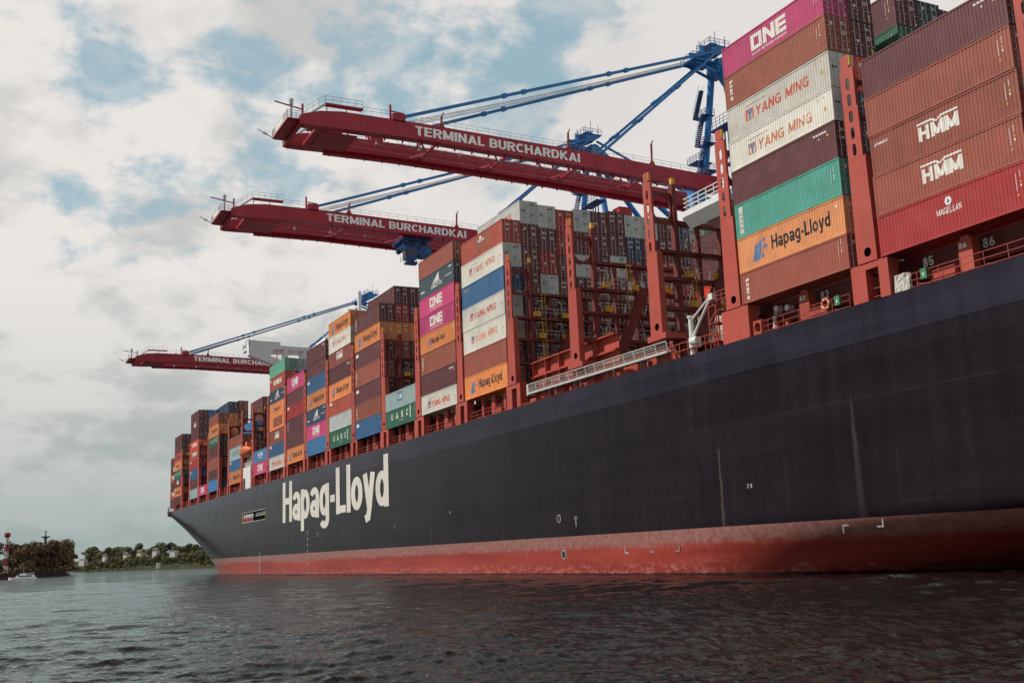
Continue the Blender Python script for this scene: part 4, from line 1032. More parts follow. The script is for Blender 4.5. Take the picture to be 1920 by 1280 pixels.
# white casing wall behind the davit and funnel casing with wing platform
mb = MB()
mb.box(-10.9, -3.2, 22.0, 50, DK, 23.6, 0); mb.box(-10.6, -3.4, 20, 47, 23.6, 36.0, 0)
mb.box(-10.2, -4.2, 2.2, 21, 32.2, 32.75, 0)
mb.add([(-9.6, 3.0, 32.2), (-4.8, 3.0, 32.2), (-4.8, 19.9, 32.2), (-9.6, 19.9, 32.2), (-8.4, 13.0, 28.6), (-5.6, 13.0, 28.6), (-5.6, 19.9, 28.6), (-8.4, 19.9, 28.6)], [(0, 1, 5, 4), (1, 2, 6, 5), (2, 3, 7, 6), (3, 0, 4, 7), (7, 6, 5, 4)], 0)
mb.add([(-10.2, 2.2, 32.2), (-4.2, 2.2, 32.2), (-4.2, 3.0, 31.2), (-10.2, 3.0, 31.2)], [(0, 1, 2, 3)], 0)
mb.rail([(-10.1, 12, 32.75), (-10.1, 2.3, 32.75), (-4.3, 2.3, 32.75), (-4.3, 12, 32.75)], 1.2, .05, 1.1, (.4, .8), 0)
for y in (15, 19, 23, 27, 31): mb.box(-3.42, -3.36, y, y + 1.4, 33.2, 34.4, 1)
part(mb, 'engine_casing', [M_WHITE, M_GLASS], fix=False)
mb = MB(); mb.box(-9.5, -4.5, 22, 36, 36.0, 46); mb.box(-9.2, -4.8, 24, 34, 46, 46.8)
for i in range(4): mb.tube((-7, 25.5 + i * 2.3, 46.8), (-7, 25.5 + i * 2.3, 48.4), .5, 12)
part(mb, 'funnel', M_WHITE)
# forward deckhouse with bridge wing
mb = MB(); xa, xb = -180.5, -171.6
mb.box(xa, xb, 12.5, 45.5, DK, 49.8, 0); mb.box(xa + 1, xb - .6, 17.3, 40.7, 50.3, 53.3, 0)
mb.box(xa + .9, xb - .5, 17.8, 40.2, 51.4, 52.6, 1); mb.box(xa + 2, xb - 2, 20, 38, 53.3, 54.8, 0)
mb.tube((-176, 27, 56), (-176, 27, 66), .5, 10, 0); mb.box(-176.3, -175.7, 24, 30, 61, 61.4, 0)
for y in (18, 20, 22, 38): mb.tube((-176, y, 53), (-176, y, 58), .07, 6, 0)
mb.rail([(-172.6, 17.5, 53.3), (-172.6, 40, 53.3)], 1.1, .05, 2.2, (.5,), 0)
for z in range(24, 50, 3):
    for k in range(9): mb.box(xb - .02, xb + .03, 14 + k * 3.5, 15 + k * 3.5, z, z + 1.2, 1)
part(mb, 'deckhouse', [M_DHW, M_GLASS])
for sgn in (0, 1):
    mb = MB()
    Y = (lambda v: v) if sgn == 0 else (lambda v: 58 - v)
    def pr(pts, a=xb - 2.0, b_=xb): mb.prism([(Y(p), q - 1.6) for p, q in pts], 0, a, b_, 0)
    pr([(-.6, 51.45), (14.6, 51.45), (14.6, 51.95), (-.6, 51.95)], xa + 2.5)                   # wing deck
    pr([(-.6, 51.95), (6.6, 51.95), (6.6, 53.2), (-.6, 53.3)], xb - .18, xb); pr([(-.6, 51.95), (6.6, 51.95), (6.6, 53.2), (-.6, 53.3)], xa + 2.5, xa + 2.7)
    pr([(-.6, 51.95), (-.45, 51.95), (-.45, 53.3), (-.6, 53.3)])
    pr([(6.6, 51.95), (14.6, 51.95), (14.6, 52.15), (6.6, 52.4)], xb - .18, xb)
    pr([(-.6, 49.9), (1.2, 49.3), (1.2, 51.45), (-.6, 51.45)])
    pr([(1.2, 49.3), (12.5, 45.4), (12.5, 47.0), (4.4, 49.9), (1.2, 51.45)])
    pr([(7.4, 48.5), (8.4, 48.2), (8.4, 51.45), (7.4, 51.45)]); pr([(12.0, 47.0), (12.5, 47.0), (12.5, 51.45), (12.0, 51.45)])
    pr([(4.4, 49.9), (1.2, 51.45), (5.0, 51.45)])
    if sgn == 0: mb.box(xa + 4, xb - 2.5, -.3, 2.0, 51.5, 52.3, 2); mb.rail([(xb - .4, -.4, 51.6), (xb - .4, 6, 51.6)], .9, .03, 1.2, (.5,), 0)
    part(mb, 'bridge_wing', [M_DHW, M_GLASS, M_GALV])
# embarkation house under the lifeboat
mb = MB(); mb.box(-179.6, -172.2, .1, 2.6, DK - .7, 23.6, 0); mb.box(-178.2, -177.1, .04, .12, DK - .6, 21.2, 1)
for i in range(6): mb.tube((-178.5 + i * 1.1, .6, 23.6), (-178.5 + i * 1.1, .6, 24.8 + (i % 3) * .4), .18, 8, 0)
mb.rail([(-179.6, .2, 23.6), (-172.2, .2, 23.6)], 1.0, .04, 1.2, (.5,), 0)
mb.beam((-178.6, 2.4, 23.6), (-178.6, .6, 29.4), .35, .5, k=0); mb.beam((-172.9, 2.4, 23.6), (-172.9, .6, 29.4), .35, .5, k=0)
part(mb, 'boat_station', [M_WHITE, M_DARK])
# bulwark stub at the bow edge, mooring fittings
for i in range(18):
    mb = MB(); u = -280 - i * 2.4; o = hull_off(u, DK)
    mb.beam((u, o + .25, DK - .7), (u, o + .25, DK + 1.6), .12, .12)
    part(mb, 'bow_stanchion', M_RED)

# ---- loose gear on the ship (things of their own)
def thing(name, mb, mats, label, cat, group=None): return tag(mb.build(name, mats), label, cat, group)
mb = MB()
pts = [(9.25 + .36 * math.cos(R(a)), .18, 19.55 + .36 * math.sin(R(a))) for a in range(0, 361, 20)]
for i, (p, q) in enumerate(zip(pts, pts[1:])): mb.tube(p, q, .10, 8, 1 if i % 5 == 0 else 0)
thing('life_ring', mb, [M_ORANGE, M_LET], 'orange life ring hung on deck railing under number 82', 'life ring')
for x, lab in ((10.2, 'small green box on the railing beside the life ring'), (18.3, 'small green box on the railing under number 85')):
    mb = MB(); mb.box(x, x + .5, .15, .42, 19.2, 19.85, 0); mb.box(x - .02, x + .52, .13, .44, 19.85, 19.9, 0); mb.box(x + .2, x + .3, .14, .149, 19.4, 19.6, 1)
    thing('deck_box', mb, [M_GREEN, M_LET], lab, 'box', 'green boxes on the deck railing')
mb = MB()   # pale canvas bundle at the portal foot
vs = []; rnd = random.Random(4)
nx, nz = 9, 7
for i in range(nx):
    for j in range(nz):
        vs.append((16.0 + i * .16, .12 + .10 * math.sin(i * 1.7 + j * .3) + rnd.uniform(-.03, .03), 18.8 + j * .20 - .05 * abs(math.sin(i))))
mb.add(vs, [(i * nz + j, (i + 1) * nz + j, (i + 1) * nz + j + 1, i * nz + j + 1) for i in range(nx - 1) for j in range(nz - 1)])
mb.add([(x, y + .22, z) for x, y, z in vs], [(i * nz + j, (i + 1) * nz + j, (i + 1) * nz + j + 1, i * nz + j + 1) for i in range(nx - 1) for j in range(nz - 1)])
thing('canvas_bundle', mb, [CM['white']], 'crumpled pale canvas bundle draped on railing below number 85', 'canvas')
# lifeboat
mb = MB(); segs = 14; ring = 12; vs = []
for i in range(segs + 1):
    f = i / segs * 2 - 1; r = max(.05, (1 - abs(f) ** 2.6)) ** .55
    for j in range(ring):
        a = 2 * math.pi * j / ring; vs.append((-175.7 + f * 4.2, .1 + 1.5 * r * math.cos(a), 27.0 + (1.25 if math.sin(a) < 0 else 1.35) * r * math.sin(a)))
mb.add(vs, [(i * ring + j, (i + 1) * ring + j, (i + 1) * ring + (j + 1) % ring, i * ring + (j + 1) % ring) for i in range(segs) for j in range(ring)])
LB = thing('lifeboat', mb, [M_ORANGE], 'orange enclosed lifeboat hanging above the white boat station', 'lifeboat')
mb = MB(); mb.box(-174.4, -172.8, -.6, .8, 28.1, 29.0)
o = mb.build('cabin', [M_ORANGE], LB)
for x in (-177.5, -176, -174.5):
    mb = MB(); mb.box(x, x + .6, -1.42, -1.36, 27.2, 27.5); mb.build('window', [M_GLASS], LB)

# ---------------------------------------------------------------- quay cranes
def crane(root):
    off = (0, -69, -7)
    def cp(mb, name, mats, parent=None, fix=True):
        o = mb.build(name, mats, parent or root, None, fix)
        if parent is None: o.location = off
        return o
    top = [(-13, 68.8), (-10.5, 69.6), (-7, 70.0), (6, 70.0), (34, 69.4), (64, 68.3)]; bot = [(-13, 67.1), (-10.5, 67.1), (-7, 67.2), (6, 67.3), (34, 66.6), (64, 65.3)]
    girders = []
    for x0, x1 in ((-1.25, 0.0), (-10.75, -9.5)):
        mb = MB()
        for (a, b_), (c, d) in zip(zip(top, bot), list(zip(top, bot))[1:]):
            mb.prism([a, c, d, b_], 0, x0, x1)
        for (a, b_) in zip(bot, bot[1:]):   # trolley rail flange on the inner side
            xi = x0 - .55 if x0 > -5 else x1; mb.prism([(a[0], a[1] + .05), (b_[0], b_[1] + .05), (b_[0], b_[1] + .42), (a[0], a[1] + .42)], 0, xi, xi + .55)
            if a[0] >= -7 and x0 < -5: xi = x0 + .25; mb.prism([(a[0], a[1] - .55), (b_[0], b_[1] - .55), (b_[0], b_[1] - .003), (a[0], a[1] - .003)], 0, xi, xi + .7)
        for y in range(-4, 62, 6): mb.box(x1 + .001, x1 + .03, y, y + .07, 67.45 - max(0, y - 5) * .02, 69.6 - max(0, y - 5) * .03)
        for y in range(-6, 60, 3): mb.box(x0 + .3, x1 - .3, y, y + .08, 66.5 - max(0, y - 8) * .03, 67.2 - max(0, y - 8) * .024)
        girders.append(cp(mb, 'boom_girder', M_RED_B, fix=False))
    mb = MB()
    put_text(mb, 'TERMINAL', lambda a, z, d=0: (.03 + d, a, z - (a - 5) * .0225), 5.0, 67.9, 12.05, 1.56, wv=.225, wh=.18, gap=.10); cp(mb, 'boom_lettering', M_LETC, fix=False)
    mb = MB(); put_text(mb, 'BURCHARDKAI', lambda a, z, d=0: (.03 + d, a, z - (a - 5) * .0225), 18.0, 67.9, 17.0, 1.56, wv=.225, wh=.18, gap=.10); cp(mb, 'boom_lettering', M_LETC, fix=False)
    # cross ties between the girders, lamps below
    mb = MB(); mb.box(-10.75, 0, -13.5, -13.01, 67.2, 68.6)
    cp(mb, 'cross_tie', M_RED_B)
    mb = MB(); mb.box(-9.5, -1.25, -10.8, -9.6, 67.1, 67.6); mb.box(-8.9, -1.8, -9.6, -4.0, 66.95, 67.1); cp(mb, 'inspection_deck', M_RED_B)
    for y in (9, 22, 36, 50):
        mb = MB(); mb.box(-9.5, -1.25, y, y + .4, 67.3, 67.7); mb.beam((-1.3, y - 2.5, 67.2), (-5.3, y, 67.3), .25, .25); mb.beam((-9.4, y - 2.5, 67.2), (-5.3, y, 67.3), .25, .25)
        cp(mb, 'cross_tie', M_RED_B)
    for i in range(8):
        mb = MB(); y = -1 + i * 7.2
        mb.tube((-1.6, y, 66.2), (-1.6, y, 67.2), .04, 5); mb.tube((-1.6, y, 66.0), (-1.6, y, 66.25), .38, 10, r2=.12)
        cp(mb, 'boom_lamp', M_GALV)
    mb = MB()
    for i in range(26):
        a, b_ = Vector((-1.9, -4 + i * 2.5, 66.9 - max(0, i - 4) * .06)), Vector((-1.9, -1.5 + i * 2.5, 66.9 - max(0, i - 4) * .06)); c_ = (a + b_) / 2 - Vector((0, 0, .8))
        mb.tube(a, a.lerp(c_, .8), .04, 4); mb.tube(a.lerp(c_, .8), b_.lerp(c_, .8), .04, 4); mb.tube(b_.lerp(c_, .8), b_, .04, 4)
    for x in (-4.2, -6.4): mb.tube((x, -9, 67.3), (x, 60, 65.6), .045, 5)
    cp(mb, 'festoon_cable', M_ROPE)
    # tip platform
    mb = MB()
    mb.box(-9.6, -.6, -15.4, -12.7, 67.9, 68.12, 0); mb.box(-9.2, -1, -15.2, -13.6, 67.7, 67.9, 0)
    mb.rail([(-.6, -12.7, 68.12), (-.6, -15.4, 68.12), (-9.6, -15.4, 68.12), (-9.6, -12.7, 68.12)], 1.2, .045, 1.3, (.4, .8), 1)
    mb.box(-7.5, -3.0, -15.45, -15.42, 68.3, 69.2, 2)
    mb.beam((-9.5, -15.2, 68.0), (-10.4, -17.6, 69.6), .12, .12, k=1); mb.tube((-9.9, -16.2, 68.7), (-10.05, -16.7, 69.0), .22, 8, 2)
    mb.beam((-1.2, -12.9, 68), (-1.2, -12.9, 70.8), .28, .28, k=0); mb.beam((-1.2, -12.9, 69.9), (-1.2, -17.2, 70.6), .14, .18, k=0); mb.box(-1.6, -.9, -14.9, -14.4, 70.4, 71.3, 1); mb.beam((-1.25, -14.65, 68.1), (-1.25, -14.65, 70.5), .3, .3, k=1)
    cp(mb, 'tip_platform', [M_RED_B, M_GALV, M_LET])
    # walkway railings and small masts on the girders
    mb = MB()
    for x in (-.15, -10.6):
        pts = [(x, y, z) for y, z in top]
        mb.rail([(x, -9.6, 71.1), (x, -3.6, 71.1)], 1.15, .035, 1.2, (.6,), 1); mb.rail([(x, -12.6, 68.9), (x, -9.6, 71.1)], 1.15, .035, 1.2, (.6,), 1); mb.rail([(x, -3.6, 70.2), (x, 2.4, 70.2)], 1.15, .035, 1.4, (.6,), 1)
        mb.rail([pts[3], pts[4], pts[5]], 1.1, .032, 2.0, (.55,), 1)
        mb.box(x - .8, x + .1, -9.6, -3.6, 70.8, 71.1, 0); mb.beam((x, -12.2, 68.8), (x, -9.6, 70.9), .2, .3, k=1); mb.beam((x - .3, -9.3, 69), (x - .3, -9.3, 70.8), .12, .12, k=0); mb.beam((x - .3, -6.2, 69.8), (x - .3, -6.2, 70.8), .12, .12, k=0)
        mb.box(x - 1.0, x + .15, 1.3, 3.4, 69.7, 71.1, 0); mb.beam((x, .9, 69.7), (x, .9, 72.4), .28, .28, k=0); mb.beam((x, .9, 71.4), (x, 3.2, 71.2), .16, .16, k=0)
        for y, hgt in ((9.6, 2.0), (33, 3.2), (50, 4.0)):
            z = 69.95 - max(0, y - 6) * .026; mb.beam((x - .2, y, z), (x - .2, y + .15, z + hgt), .22, .3, k=0); mb.beam((x - .2, y + .15, z + hgt), (x - .2, y + .5, z + hgt + .7), .14, .16, k=0)
            mb.prism([(y - .6, z), (y + .7, z), (y + .2, z + .9), (y - .1, z + .9)], 0, x - .35, x - .05, 0)
    cp(mb, 'walkway', [M_RED_B, M_GALV])
    # pylon
    apex = Vector((-4.6, 69.5, 95.0))
    for x in (-11.8, 2.9):
        mb = MB(); mb.tube((apex.x + (1.3 if x > 0 else -1.3), 69.5, 93.5), (x, 69.2, 66), .66, 18); cp(mb, 'pylon_leg', M_BLUE)
        mb = MB(); mb.tube((apex.x + (1.5 if x > 0 else -1.5), 70.3, 93.0), (x, 99, 66), .62, 14); cp(mb, 'back_leg', M_BLUE)
        mb = MB(); mb.tube((apex.x + (1.2 if x > 0 else -1.2), 70.4, 94.8), (x * .8, 118, 72), .28, 8); cp(mb, 'backstay', M_BLUE)
    mb = MB()
    mb.box(-6.4, -2.8, 68.4, 70.6, 90.6, 93.6, 0); mb.tube((-6.6, 69.5, 92.8), (-2.6, 69.5, 92.8), 1.0, 16, 0); mb.box(-6.6, -2.6, 62.6, 67.6, 92.4, 92.7, 0); mb.beam((-5.9, 62.8, 92.6), (-5.9, 69, 90.6), .3, .5); mb.beam((-3.3, 62.8, 92.6), (-3.3, 69, 90.6), .3, .5); mb.rail([(-2.6, 67.6, 92.7), (-2.6, 62.6, 92.7), (-6.6, 62.6, 92.7)], 1.2, .05, 1.0, (.6,), 1)
    mb.prism([(64.4, 95.4), (71, 96.2), (71, 95.6), (66, 93.2), (65, 93.8)], 0, -6.5, -6.1, 0); mb.prism([(64.4, 95.4), (71, 96.2), (71, 95.6), (66, 93.2), (65, 93.8)], 0, -3.1, -2.7, 0)
    mb.box(-6.6, -2.6, 66.6, 71.4, 96.0, 96.2, 0)
    for x in (-6.6, -2.6): mb.rail([(x, 66.6, 96.2), (x, 71.4, 96.2)], 1.2, .05, 1.2, (.65,), 1)
    mb.rail([(-6.6, 66.6, 96.2), (-2.6, 66.6, 96.2)], 1.2, .05, 1.2, (.65,), 1)
    for i, (x, y, hh) in enumerate(((-5, 70, 4.0), (-3.4, 71.0, 2.4), (-6.2, 67, 2.0), (-3.2, 67.4, 1.8))): mb.tube((x, y, 96.4), (x, y, 96.4 + hh), .06, 6, 1)
    mb.box(-5.4, -3.8, 68.0, 69.6, 96.2, 97.2, 0)
    mb.tube((-6.6, 66.3, 95.0), (-2.6, 66.3, 95.0), .8, 14, 1)
    cp(mb, 'pylon_head', [M_BLUE, M_BLUED])
    # forestays
    for x in (-.6, -10.1):
        mb = MB()
        for dx in ((0,)):
            a, b_ = Vector((x, 3.6, 71.0)), Vector((x * .5 - 2.2, 66.6, 94.2)); mb.beam(a, b_, .32, .48)
            for f in (.28, .34, .62, .68): e = a.lerp(b_, f); g = a.lerp(b_, f + .012); mb.beam(e, g, .46, .78)
        cp(mb, 'forestay', M_BLUE)
        mb = MB()
        for dx in (-.8, .8):
            a, b_ = Vector((x + dx, 39.6, 69.6)), Vector((x * .5 - 2.2 + dx, 66.8, 93.4)); mb.beam(a, b_, .22, .36)
            for f in (.3, .64): e = a.lerp(b_, f); g = a.lerp(b_, f + .03); mb.beam(e, g, .4, .66)
        cp(mb, 'inner_forestay', M_BLUE)
    mb = MB()
    for dx in (-6.0, -5.2, -4.2, -3.4):
        a, b_ = Vector((dx, 2.5, 70.6)), Vector((dx * .6 - 1.8, 66.5, 93.9))
        prev = a
        for i in range(1, 13):
            f = i / 12; e = a.lerp(b_, f); e.z -= .4 * math.sin(math.pi * f); mb.tube(prev, e, .055, 5); prev = e
    cp(mb, 'hoist_rope', M_ROPE)
    # stair tower on the far leg
    mb = MB()
    for i, z in enumerate((69.5, 72.6, 78.2, 83.8)):
        s_ = 1 if i % 2 else -1
        if i: 
            mb.box(-10.6, -7.2, 68.0, 70.2, z, z + .18); mb.rail([(-7.2, 70.2, z + .18), (-7.2, 68.0, z + .18), (-10.6, 68.0, z + .18)], 1.2, .05, 1.1, (.4, .8)); mb.beam((-11, 69, z - 1.2), (-7.4, 69, z), .2, .25)
        zz = (72.6, 78.2, 83.8, 88.6)[i]
        ya, yb = (68.4, 70.0) if i % 2 else (70.0, 68.4)
        for k in range(17):
            f = k / 16; e = Vector((-10.2 + 2.6 * f, 67.7, z + (zz - z) * f)); mb.box(e.x - .3, e.x + .3, e.y - .45, e.y + .45, e.z, e.z + .07)
        for y in (67.25, 68.15):
            mb.beam((-10.2, y, z), (-7.6, y, zz), .08, .22); mb.beam((-10.2, y, z + 1.1), (-7.6, y, zz + 1.1), .05, .05)
    mb.box(-13, -10, 67.2, 71, 75.2, 75.4); mb.box(-13, -10, 67.2, 71, 71.6, 71.8)
    mb.rail([(-13, 67.2, 75.4), (-7.2, 67.2, 75.4)], 1.2, .05, 1.0, (.4, .8)); mb.rail([(-13, 67.2, 71.8), (-7.2, 67.2, 71.8)], 1.2, .05, 1.0, (.4, .8))
    cp(mb, 'stair', M_BLUED)
    # portal frame
    mb = MB()
    for x in (-13.4, 1.2):
        for y in (66.2, 97.5):
            mb.box(x, x + 2.8, y, y + 2.6, 7.0, 71.0 if y < 90 else 80.0)
    mb.box(-10.6, 1.2, 66.5, 68.5, 63.4, 66.1); mb.box(-10.6, 1.2, 97.8, 99.8, 66.2, 68.8)
    for x in (-13.0, 1.6): mb.box(x, x + 2.0, 68.8, 97.5, 22.0, 24.4); mb.box(x, x + 2, 68.8, 125, 66.3, 68.6)
    for x in (-13.4, 1.2):
        for y in (66.2, 97.5):
            for k in range(4): mb.tube((x - 1 + k * 1.4, y + .8, 7.35), (x - 1 + k * 1.4, y + 1.8, 7.35), .35, 10)
    cp(mb, 'portal_frame', M_BLUE)
    mb = MB(); mb.box(4.9, 7.6, 68.4, 71.6, 71.6, 75.4); mb.box(4.7, 7.8, 68.2, 71.8, 71.2, 71.6); mb.box(4.8, 7.7, 68.3, 71.7, 75.4, 75.5)
    mb.rail([(-1, 66.4, 71.2), (9.8, 66.4, 71.2)], 1.1, .05, 1.2, (.55,)); mb.box(-1, 9.8, 66.4, 68.2, 71.0, 71.2)
    cp(mb, 'machinery_house', M_RED_B)
    mb = MB(); mb.box(-2.2, 4.5, 64.6, 67.2, 77.6, 77.8); mb.rail([(-2.2, 64.6, 77.8), (4.5, 64.6, 77.8)], 1.9, .05, 1.1, (.6, 1.2))
    for x in (.6, 1.6, 2.8): mb.beam((x, 66, 77.6), (x, 66, 71), .2, .2)
    cp(mb, 'service_platform', M_BLUED)
    # trolley with driver's cab
    mb = MB(); y = 21.5
    mb.box(-8.0, -1.6, y, y + 6.5, 66.2, 66.9, 1); mb.box(-7.2, -2.4, y + .6, y + 5.6, 65.0, 66.2, 1)
    for x in (-6.8, -4.6, -2.9):
        for q in (y + .9, y + 3, y + 5): mb.tube((x, q, 64.9), (x + .9, q, 64.9), .55, 10, 1)
    mb.box(-3.2, -1.3, y + .5, y + 3.0, 62.2, 64.6, 1); mb.box(-1.29, -1.25, y + .7, y + 2.8, 62.8, 64.1, 2); mb.tube((-1.2, y + 3.4, 63.6), (-2.6, y + 3.4, 63.6), .7, 12, 1); mb.tube((-1.2, y + 5.2, 63.9), (-2.6, y + 5.2, 63.9), .55, 12, 0); mb.box(-3.0, -1.2, y + .42, y + .49, 62.0, 64.2, 2)
    mb.box(-3.0, -1.2, y + 3.6, y + 6.2, 62.6, 64.9, 1); mb.box(-2.8, -1.4, y + .6, y + 3.0, 61.1, 61.6, 1)
    for q in (y + 1, y + 5): mb.beam((-2, q, 64.6), (-2, q, 66.4), .2, .2, k=1)
    mb.rail([(-1.0, y - .8, 61.0), (-1.0, y + 6, 61.0)], 1.1, .05, 1.2, (.5,), 1)
    o = cp(mb, 'trolley', [M_BLUE, M_BLUED, M_GLASS])
    return root
CL = ['blue harbour crane whose lettered red boom reaches highest in the picture', 'blue harbour crane whose red boom carries a trolley above white and pink containers', 'distant blue harbour crane whose red boom passes behind the white bridge wing']
KR = link('harbour_crane', None, None, (-82.6, 69, 7)); tag(KR, CL[0], 'crane', 'harbour cranes along the quay')
crane(KR); remember(KR)
for xc, lab in ((-130.2, CL[1]), (-285.8, CL[2])):
    k = copy_tree(KR); k.location = (xc, 69, 7) if xc > -200 else (-297, 74, 8.5); tag(k, lab, 'crane', 'harbour cranes along the quay')
for o in list(C.objects):      # on the nearest crane the trolley waits over the quay
    if o.name.startswith('trolley') and o.parent == KR: o.location.y += 62
    if o.name.startswith('trolley') and o.parent and abs(o.parent.location.x + 297) < 1: o.location.y += 40

# ---------------------------------------------------------------- quay, river, banks
M_CONC = paint('quay_concrete', (0.26, 0.25, 0.24), .1, .8, .2)
mb = MB(); mb.box(-285, 180, 63.5, 420, -3, 7.0); o = mb.build('quay', M_CONC); tag(o, kind='structure')

def water_material():
    m, t, b = mat('river_water')
    g = N(t, 'ShaderNodeNewGeometry').outputs['Position']
    n1 = noise_(t, vmath(t, 'MULTIPLY', g, (1.0, 1.5, 1.0)).outputs[0], 1.6, 5, .5, .15)
    n2 = noise_(t, vmath(t, 'MULTIPLY', g, (1.0, 1.4, 1.0)).outputs[0], .28, 5, .55, .5)
    n3 = noise_(t, vmath(t, 'MULTIPLY', g, (1.0, 1.2, 1.0)).outputs[0], 7.0, 4, .6, .4)
    rid = math_(t, 'SUBTRACT', 1.0, math_(t, 'ABSOLUTE', math_(t, 'MULTIPLY', math_(t, 'SUBTRACT', n1, .5), 4.0)))
    hgt = math_(t, 'ADD', math_(t, 'MULTIPLY', rid, .026), math_(t, 'ADD', math_(t, 'MULTIPLY', n2, .16), math_(t, 'MULTIPLY', n3, .006)))
    bp = N(t, 'ShaderNodeBump'); bp.inputs['Strength'].default_value = 1.0; bp.inputs['Distance'].default_value = 1.0
    t.links.new(hgt, bp.inputs['Height']); t.links.new(bp.outputs[0], b.inputs['Normal'])
    murk = mix_(t, n2, (0.0070, 0.0036, 0.0033), (0.012, 0.0066, 0.0058))
    foam = math_(t, 'MULTIPLY', ramp_(t, noise_(t, g, .055, 5, .6), .62, .70), ramp_(t, n1, .60, .72))
    t.links.new(mix_(t, math_(t, 'MULTIPLY', foam, .35), murk, (.45, .45, .44)), b.inputs['Base Color'])
    b.inputs['Roughness'].default_value = .6; b.inputs['Specular IOR Level'].default_value = 0.0
    gl = N(t, 'ShaderNodeBsdfGlossy'); gl.inputs['Color'].default_value = (.79, .905, .915, 1); gl.inputs['Roughness'].default_value = .05; t.links.new(bp.outputs[0], gl.inputs['Normal'])
    fr = N(t, 'ShaderNodeFresnel'); fr.inputs['IOR'].default_value = 1.25; t.links.new(bp.outputs[0], fr.inputs['Normal'])
    mx = N(t, 'ShaderNodeMixShader'); t.links.new(fr.outputs[0], mx.inputs[0]); t.links.new(b.outputs[0], mx.inputs[1]); t.links.new(gl.outputs[0], mx.inputs[2])
    t.links.new(mx.outputs[0], t.nodes['Material Output'].inputs['Surface'])
    return m
def water():
    rnd = random.Random(11); waves = []
    for i in range(64):
        lam = 0.30 * (1.074 ** i) ; lam = min(lam, 26)
        th = R(163) + rnd.gauss(0, .70); k = 2 * math.pi / lam
        amp = 0.0145 * lam ** .66 * rnd.uniform(.4, 1.3)
        if lam > 3.5: amp *= .75 * (3.5 / lam) ** .5
        waves.append((k * math.cos(th), k * math.sin(th), amp, rnd.uniform(0, 6.28), lam))
    cx, cy = 68.54, -55.86
    rs = [1.2]
    while rs[-1] < 9000: rs.append(rs[-1] * ((1.03 if rs[-1] < 15 else 1.0033) if rs[-1] < 150 else (1.012 if rs[-1] < 500 else 1.08)))
    aa = []; fwd = math.degrees(math.atan2(.443394, -.875782))
    a = -180.0
    while a < 180: aa.append(fwd + a); a += .105 if abs(a + .2) < 32 else 3.0
    import numpy as np
    Rr, Aa = np.meshgrid(np.array(rs), np.radians(np.array(aa)), indexing='ij')
    X = cx + Rr * np.cos(Aa); Y = cy + Rr * np.sin(Aa); Z = np.zeros_like(X); DX = np.zeros_like(X); DY = np.zeros_like(X)
    cell = np.where(Rr < 150, np.maximum(Rr * .0034, .05), Rr * .013)
    gust = .70 + .40 * np.sin(X * .021 + Y * .034) * np.sin(X * .013 - Y * .027 + 1)
    for kx, ky, am, ph, lam in waves:
        f = np.clip((lam / cell - 2.2) / 2.5, 0, 1) * gust; q = kx * X + ky * Y + ph; k = math.hypot(kx, ky)
        c, s_ = np.cos(q), np.sin(q); Z += am * f * c; DX -= .95 * am * f * kx / k * s_; DY -= .95 * am * f * ky / k * s_
    X += DX; Y += DY
    nr, na = X.shape
    co = np.stack([X, Y, Z], -1).reshape(-1, 3)
    i, j = np.meshgrid(np.arange(nr - 1), np.arange(na), indexing='ij'); j2 = (j + 1) % na
    F = np.stack([i * na + j, (i + 1) * na + j, (i + 1) * na + j2, i * na + j2], -1).reshape(-1, 4)
    me = bpy.data.meshes.new('water'); me.vertices.add(len(co)); me.vertices.foreach_set('co', co.ravel().astype('f'))
    me.loops.add(F.size); me.loops.foreach_set('vertex_index', F.ravel().astype('i'))
    me.polygons.add(len(F)); me.polygons.foreach_set('loop_start', np.arange(0, F.size, 4, dtype='i')); me.polygons.foreach_set('loop_total', np.full(len(F), 4, dtype='i'))
    me.update(calc_edges=True); me.polygons.foreach_set('use_smooth', np.ones(len(F), dtype=bool))
    # middle disc under the camera
    me.materials.append(water_material())
    o = link('water', me); tag(o, kind='structure'); return o
water()
mb = MB(); mb.box(-9000, 9000, -9000, 9000, -8.2, -8.0); o = mb.build('river_bed', plain('river_bed', (.03, .02, .018))); tag(o, kind='structure')

M_BANK = plain('bank_stone', (0.022, 0.015, 0.015), 1.0, 0, .02); M_SAND = plain('bank_sand', (0.10, 0.085, 0.07), .9); M_HILL = plain('hill_ground', (0.045, 0.05, 0.028), 1.0, 0, .02)
def strip(name, mat_, front, depth, hgt, nd=7):
    """bank: front edge polyline at the water, rising away"""
    mb = MB(); vs = []
    rnd = random.Random(3)
    for (x, y) in front:
        for j in range(nd):
            f = j / (nd - 1); d = depth * f
            vs.append((x - d * .9, y + d * .44 * (1 if depth > 0 else 1), -1.2 + (hgt + 1.2) * min(1, f * 5) ** .8 * (1 if f < .25 else 1 + (f - .25) * .1) + rnd.uniform(-.15, .15)))
    n = len(front); mb.add(vs, [(i * nd + j, (i + 1) * nd + j, (i + 1) * nd + j + 1, i * nd + j + 1) for i in range(n - 1) for j in range(nd - 1)])
    o = mb.build(name, mat_); tag(o, kind='structure'); return o
def grid(name, mat_, x0, x1, y0, y1, nx, ny, fz):
    mb = MB(); vs = []
    for i in range(nx):
        for j in range(ny):
            x = x0 + (x1 - x0) * i / (nx - 1); y = y0 + (y1 - y0) * j / (ny - 1); vs.append((x, y, fz(x, y)))
    mb.add(vs, [(i * ny + j, (i + 1) * ny + j, (i + 1) * ny + j + 1, i * ny + j + 1) for i in range(nx - 1) for j in range(ny - 1)])
    o = mb.build(name, mat_); tag(o, kind='structure'); return o
